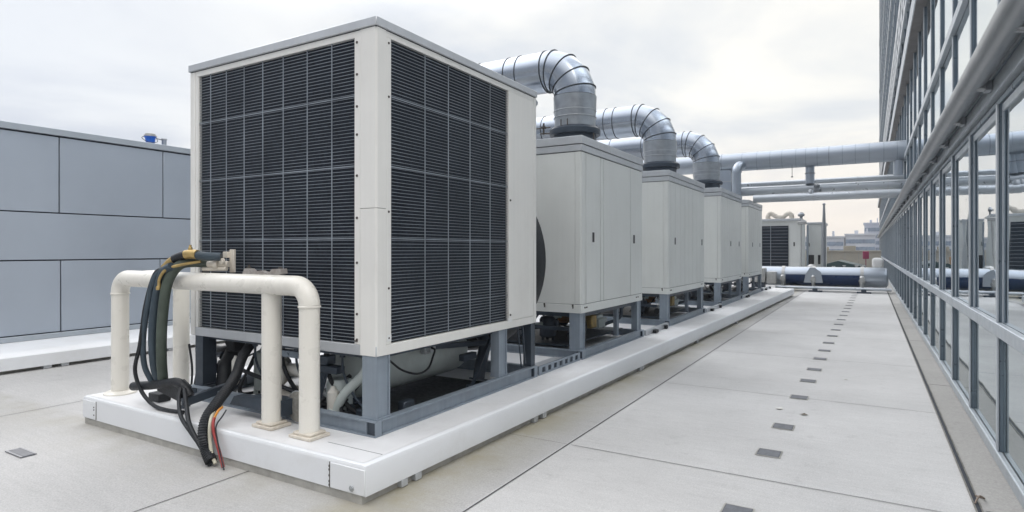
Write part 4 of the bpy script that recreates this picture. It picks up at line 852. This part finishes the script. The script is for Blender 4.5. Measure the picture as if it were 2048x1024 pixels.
q = MB(); q.box(-5.88, -5.70, 3.14, 3.26, .273, .35, .008, 1); tag(q.build('rubber_block', blackm), 'small black rubber block on the plinth under the lagged arm', 'block')
hose('ribbed_hose', [(-5.10, 3.80, .87), (-5.06, 3.64, .79), (-4.98, 3.5, .70), (-4.88, 3.38, .60), (-4.77, 3.24, .53), (-4.69, 3.08, .44), (-4.62, 2.93, .34), (-4.57, 2.87, .23), (-4.53, 2.865, .12), (-4.44, 2.85, .045)], .046, blackm, 'thick black ribbed hose dropping over the plinth edge to the floor', rib=1, k=10)
hose('cream_cable', [(-4.68, 3.10, .39), (-4.61, 2.98, .37), (-4.53, 2.90, .31), (-4.51, 2.885, .20), (-4.46, 2.87, .09), (-4.40, 2.86, .03)], .014, creamc, 'cream cable between the ribbed hose and the red cable', 'cable')
rc = empty('red_cable', (-4.4, 2.88, 0), 'red cable with an orange upper end hanging over the plinth edge', 'cable')
P = spline([(-4.60, 3.05, .40), (-4.56, 2.985, .385), (-4.49, 2.90, .33), (-4.45, 2.885, .24), (-4.38, 2.88, .12), (-4.30, 2.86, .02)], 6)
MB().tube(P[:11], .010, 10).build('sleeve', orangem, rc); MB().tube(P[10:], .0125, 10).build('jacket', redm, rc)
hose('thin_wire', [(-4.53, 3.04, .39), (-4.50, 2.99, .36), (-4.46, 2.905, .30), (-4.41, 2.885, .2), (-4.34, 2.87, .08), (-4.26, 2.84, .015)], .006, blackm, 'thin dark wire right of the red cable', 'wire', n=6)
# brass coupling run on top of the cream pipe
br = empty('hose_coupling', (-5.1, 3.1, 1.56), 'brass and black taped hose coupling above the cream pipe', 'coupling')
P = spline([(-5.39, 3.02, 1.54), (-5.32, 3.04, 1.60), (-5.22, 3.07, 1.645), (-5.13, 3.10, 1.665), (-5.06, 3.12, 1.66)], 6)
MB().tube(P[:9], .034, 16).build('fitting', brass, br); MB().tube(P[8:16], .040, 16).build('tape', blackm, br); MB().tube(P[15:], .041, 16).build('fitting', brass, br)
MB().tube([(-5.07, 3.12, 1.655), (-4.97, 3.18, 1.645), (-4.90, 3.24, 1.64)], .036, 16).build('hose_end', tealh, br)
q = MB(); q.lathe((-5.13, 3.10, 1.70), [(.018, 0), (.018, .02), (.010, .03), (.012, .045)], 'Z', 10); q.build('nut', brass, br)
MB().tube(spline([(-5.36, 2.955, 1.37), (-5.34, 2.95, 1.45), (-5.28, 2.975, 1.53), (-5.18, 3.05, 1.57), (-5.06, 3.15, 1.60)], 6), .013, 8).build('braided_line', brass, br)
MB().lathe((-5.365, 2.95, 1.35), [(.016, 0), (.018, .02), (.012, .035)], 'Z', 10).build('nipple', brass, br)
bq = empty('hose_bracket', (-4.9, 3.33, 1.5), 'cream metal bracket plate with fittings on the left of the louvred front', 'bracket')
q = MB(); q.box(-4.925, -4.865, 3.335, 3.36, 1.50, 1.705, .004, 1); q.box(-4.985, -4.92, 3.31, 3.35, 1.63, 1.685, .004, 1); q.build('plate', creamd, bq)
q = MB(); q.tube([(-5.06, 3.22, 1.575), (-4.88, 3.30, 1.575)], .028, 14); q.tube([(-4.99, 3.24, 1.575), (-4.955, 3.255, 1.575)], .045, 14); q.tube([(-5.1, 3.2, 1.53), (-4.88, 3.28, 1.535)], .02, 10); q.lathe((-4.90, 3.26, 1.60), [(.03, 0), (.03, -.02), (.02, -.03)], 'Y', 12); q.build('fitting', creamd, bq)
vb = empty('pipe_clamp', (-4.3, 3.25, 1.49), 'rusty grey clamp fitting lying on top of the cream pipe, before the louvres', 'clamp')
q = MB(); q.prism([(-4.60, 1.475), (-4.55, 1.50), (-4.52, 1.545), (-4.47, 1.545), (-4.42, 1.515), (-4.33, 1.53), (-4.22, 1.505), (-4.17, 1.545), (-4.06, 1.55), (-4.05, 1.51), (-4.12, 1.49), (-4.2, 1.475)], 'Y', 3.20, 3.26); q.build('saddle', mat('rusty_clamp', (.32, .30, .28), .6, .3, .3, 20, .3, 60, dirt=.5, dirtcol=(.2, .12, .08)), vb, False)
q = MB(); q.lathe((-4.5, 3.23, 1.545), [(.018, 0), (.018, .012), (.009, .014), (.009, .03)], 'Z', 8); q.lathe((-4.10, 3.23, 1.55), [(.018, 0), (.018, .012)], 'Z', 8); q.build('bolt', screwm, vb)

# ------------------------------------------------------------------ thin city haze
hm = bpy.data.materials.new('haze_air'); hm.use_nodes = True; ht = hm.node_tree
ht.nodes.remove(ht.nodes['Principled BSDF']); pv = ht.nodes.new('ShaderNodeVolumePrincipled'); pv.inputs['Color'].default_value = (.93, .95, 1, 1); pv.inputs['Density'].default_value = .0012
ht.links.new(pv.outputs[0], ht.nodes['Material Output'].inputs['Volume'])
tag(MB().box(-305, 305, -65, 405, -15.2, 38.5).build('haze', hm, smooth=False), kind='stuff')

# ------------------------------------------------------------------ sky, sun, camera
SUN_EL, SUN_AZ = 54, 122        # azimuth clockwise from +Y
w = bpy.data.worlds.new('World'); sc.world = w; w.use_nodes = True; nt = w.node_tree; L = nt.links
bg = nt.nodes['Background']
sky = nd(nt, 'ShaderNodeTexSky'); sky.sky_type = 'NISHITA'; sky.sun_disc = False; sky.sun_elevation = R(SUN_EL); sky.sun_rotation = R(SUN_AZ); sky.air_density = 1.6; sky.dust_density = 3
tc = nd(nt, 'ShaderNodeTexCoord'); D = tc.outputs['Generated']
sx = nd(nt, 'ShaderNodeSeparateXYZ'); L.new(D, sx.inputs[0])
def rngw(v, a, b, c, d, smooth=False):
    n = nd(nt, 'ShaderNodeMapRange'); L.new(v, n.inputs[0])
    if smooth: n.interpolation_type = 'SMOOTHSTEP'
    for i, q in enumerate((a, b, c, d)): n.inputs[i + 1].default_value = q
    return n.outputs[0]
def mathw(op, a, b):
    n = nd(nt, 'ShaderNodeMath', operation=op)
    for i, v in enumerate((a, b)):
        if isinstance(v, (int, float)): n.inputs[i].default_value = v
        else: L.new(v, n.inputs[i])
    return n.outputs[0]
def mixc(f, a, b):
    n = nd(nt, 'ShaderNodeMix', data_type='RGBA'); L.new(f, n.inputs[0])
    for i, v in ((6, a), (7, b)):
        if isinstance(v, tuple): n.inputs[i].default_value = (*v, 1)
        else: L.new(v, n.inputs[i])
    return n.outputs[2]
# project clouds onto a flat layer overhead
den = mathw('ADD', mathw('ABSOLUTE', sx.outputs[2], 0), .12)
cb = nd(nt, 'ShaderNodeCombineXYZ'); L.new(mathw('DIVIDE', sx.outputs[0], den), cb.inputs[0]); L.new(mathw('DIVIDE', sx.outputs[1], den), cb.inputs[1])
n1 = nd(nt, 'ShaderNodeTexNoise'); n1.inputs['Scale'].default_value = .75; n1.inputs['Detail'].default_value = 8; n1.inputs['Roughness'].default_value = .55; n1.inputs['Distortion'].default_value = .4; L.new(cb.outputs[0], n1.inputs['Vector'])
cl = rngw(n1.outputs['Fac'], .37, .63, 0, 1, True)
dt = nd(nt, 'ShaderNodeVectorMath', operation='DOT_PRODUCT'); L.new(D, dt.inputs[0]); dt.inputs[1].default_value = (.10, .995, 0)
toward = rngw(dt.outputs['Value'], .15, .95, 0, 1, True)
cool = mixc(cl, (4.5, 4.8, 5.5), (6.1, 6.3, 6.65)); warm = mixc(cl, (5.5, 5.7, 5.95), (7.9, 7.65, 7.05))
c1 = mixc(toward, cool, warm)
hz = mathw('MULTIPLY', rngw(sx.outputs[2], .0, .22, 1, 0, True), rngw(dt.outputs['Value'], .5, 1, .15, .9, True))
c2 = mixc(hz, c1, (8.0, 7.15, 6.15))
gain = mathw('MULTIPLY', rngw(sx.outputs[2], .36, .80, 1.0, 3.2, True), rngw(dt.outputs['Value'], -.8, .2, .50, 1.0, True))
west = mathw('ADD', mathw('MULTIPLY', rngw(sx.outputs[0], -.25, -.75, 0, 1.0, True), rngw(sx.outputs[2], .33, .5, 0, 1, True)), 1.0)
gain = mathw('MULTIPLY', gain, west)
sc2 = nd(nt, 'ShaderNodeVectorMath', operation='SCALE'); L.new(c2, sc2.inputs[0]); L.new(gain, sc2.inputs['Scale'])
fin = nd(nt, 'ShaderNodeMix', data_type='RGBA'); fin.inputs[0].default_value = .9; L.new(sky.outputs[0], fin.inputs[6]); tint = nd(nt, 'ShaderNodeVectorMath', operation='MULTIPLY'); L.new(sc2.outputs[0], tint.inputs[0]); L.new(mixc(rngw(sx.outputs[2], .36, .7, 0, 1, True), (1., 1., 1.), (1.025, .99, .945)), tint.inputs[1]); L.new(tint.outputs[0], fin.inputs[7])
L.new(fin.outputs[2], bg.inputs['Color']); bg.inputs['Strength'].default_value = .1
sl = bpy.data.lights.new('sun', 'SUN'); sl.energy = .5; sl.angle = R(35); sl.color = (1, .96, .9)
so = bpy.data.objects.new('sun', sl); COL.objects.link(so)
d = Vector((math.sin(R(SUN_AZ)) * math.cos(R(SUN_EL)), math.cos(R(SUN_AZ)) * math.cos(R(SUN_EL)), math.sin(R(SUN_EL))))
so.rotation_euler = d.to_track_quat('Z', 'Y').to_euler()
cam = bpy.data.cameras.new('camera'); co = bpy.data.objects.new('camera', cam); COL.objects.link(co)
cam.sensor_width = 36; cam.lens = 36 * 1204 / 2048; cam.shift_y = -12 / 2048; cam.clip_end = 3000; cam.clip_start = .05
co.location = (0, 0, 1.7); co.rotation_euler = (R(90), 0, math.atan(716 / 1204)); sc.camera = co
sc.view_settings.view_transform = 'Standard'; sc.view_settings.look = 'None'; sc.view_settings.exposure = .64; sc.view_settings.gamma = 1
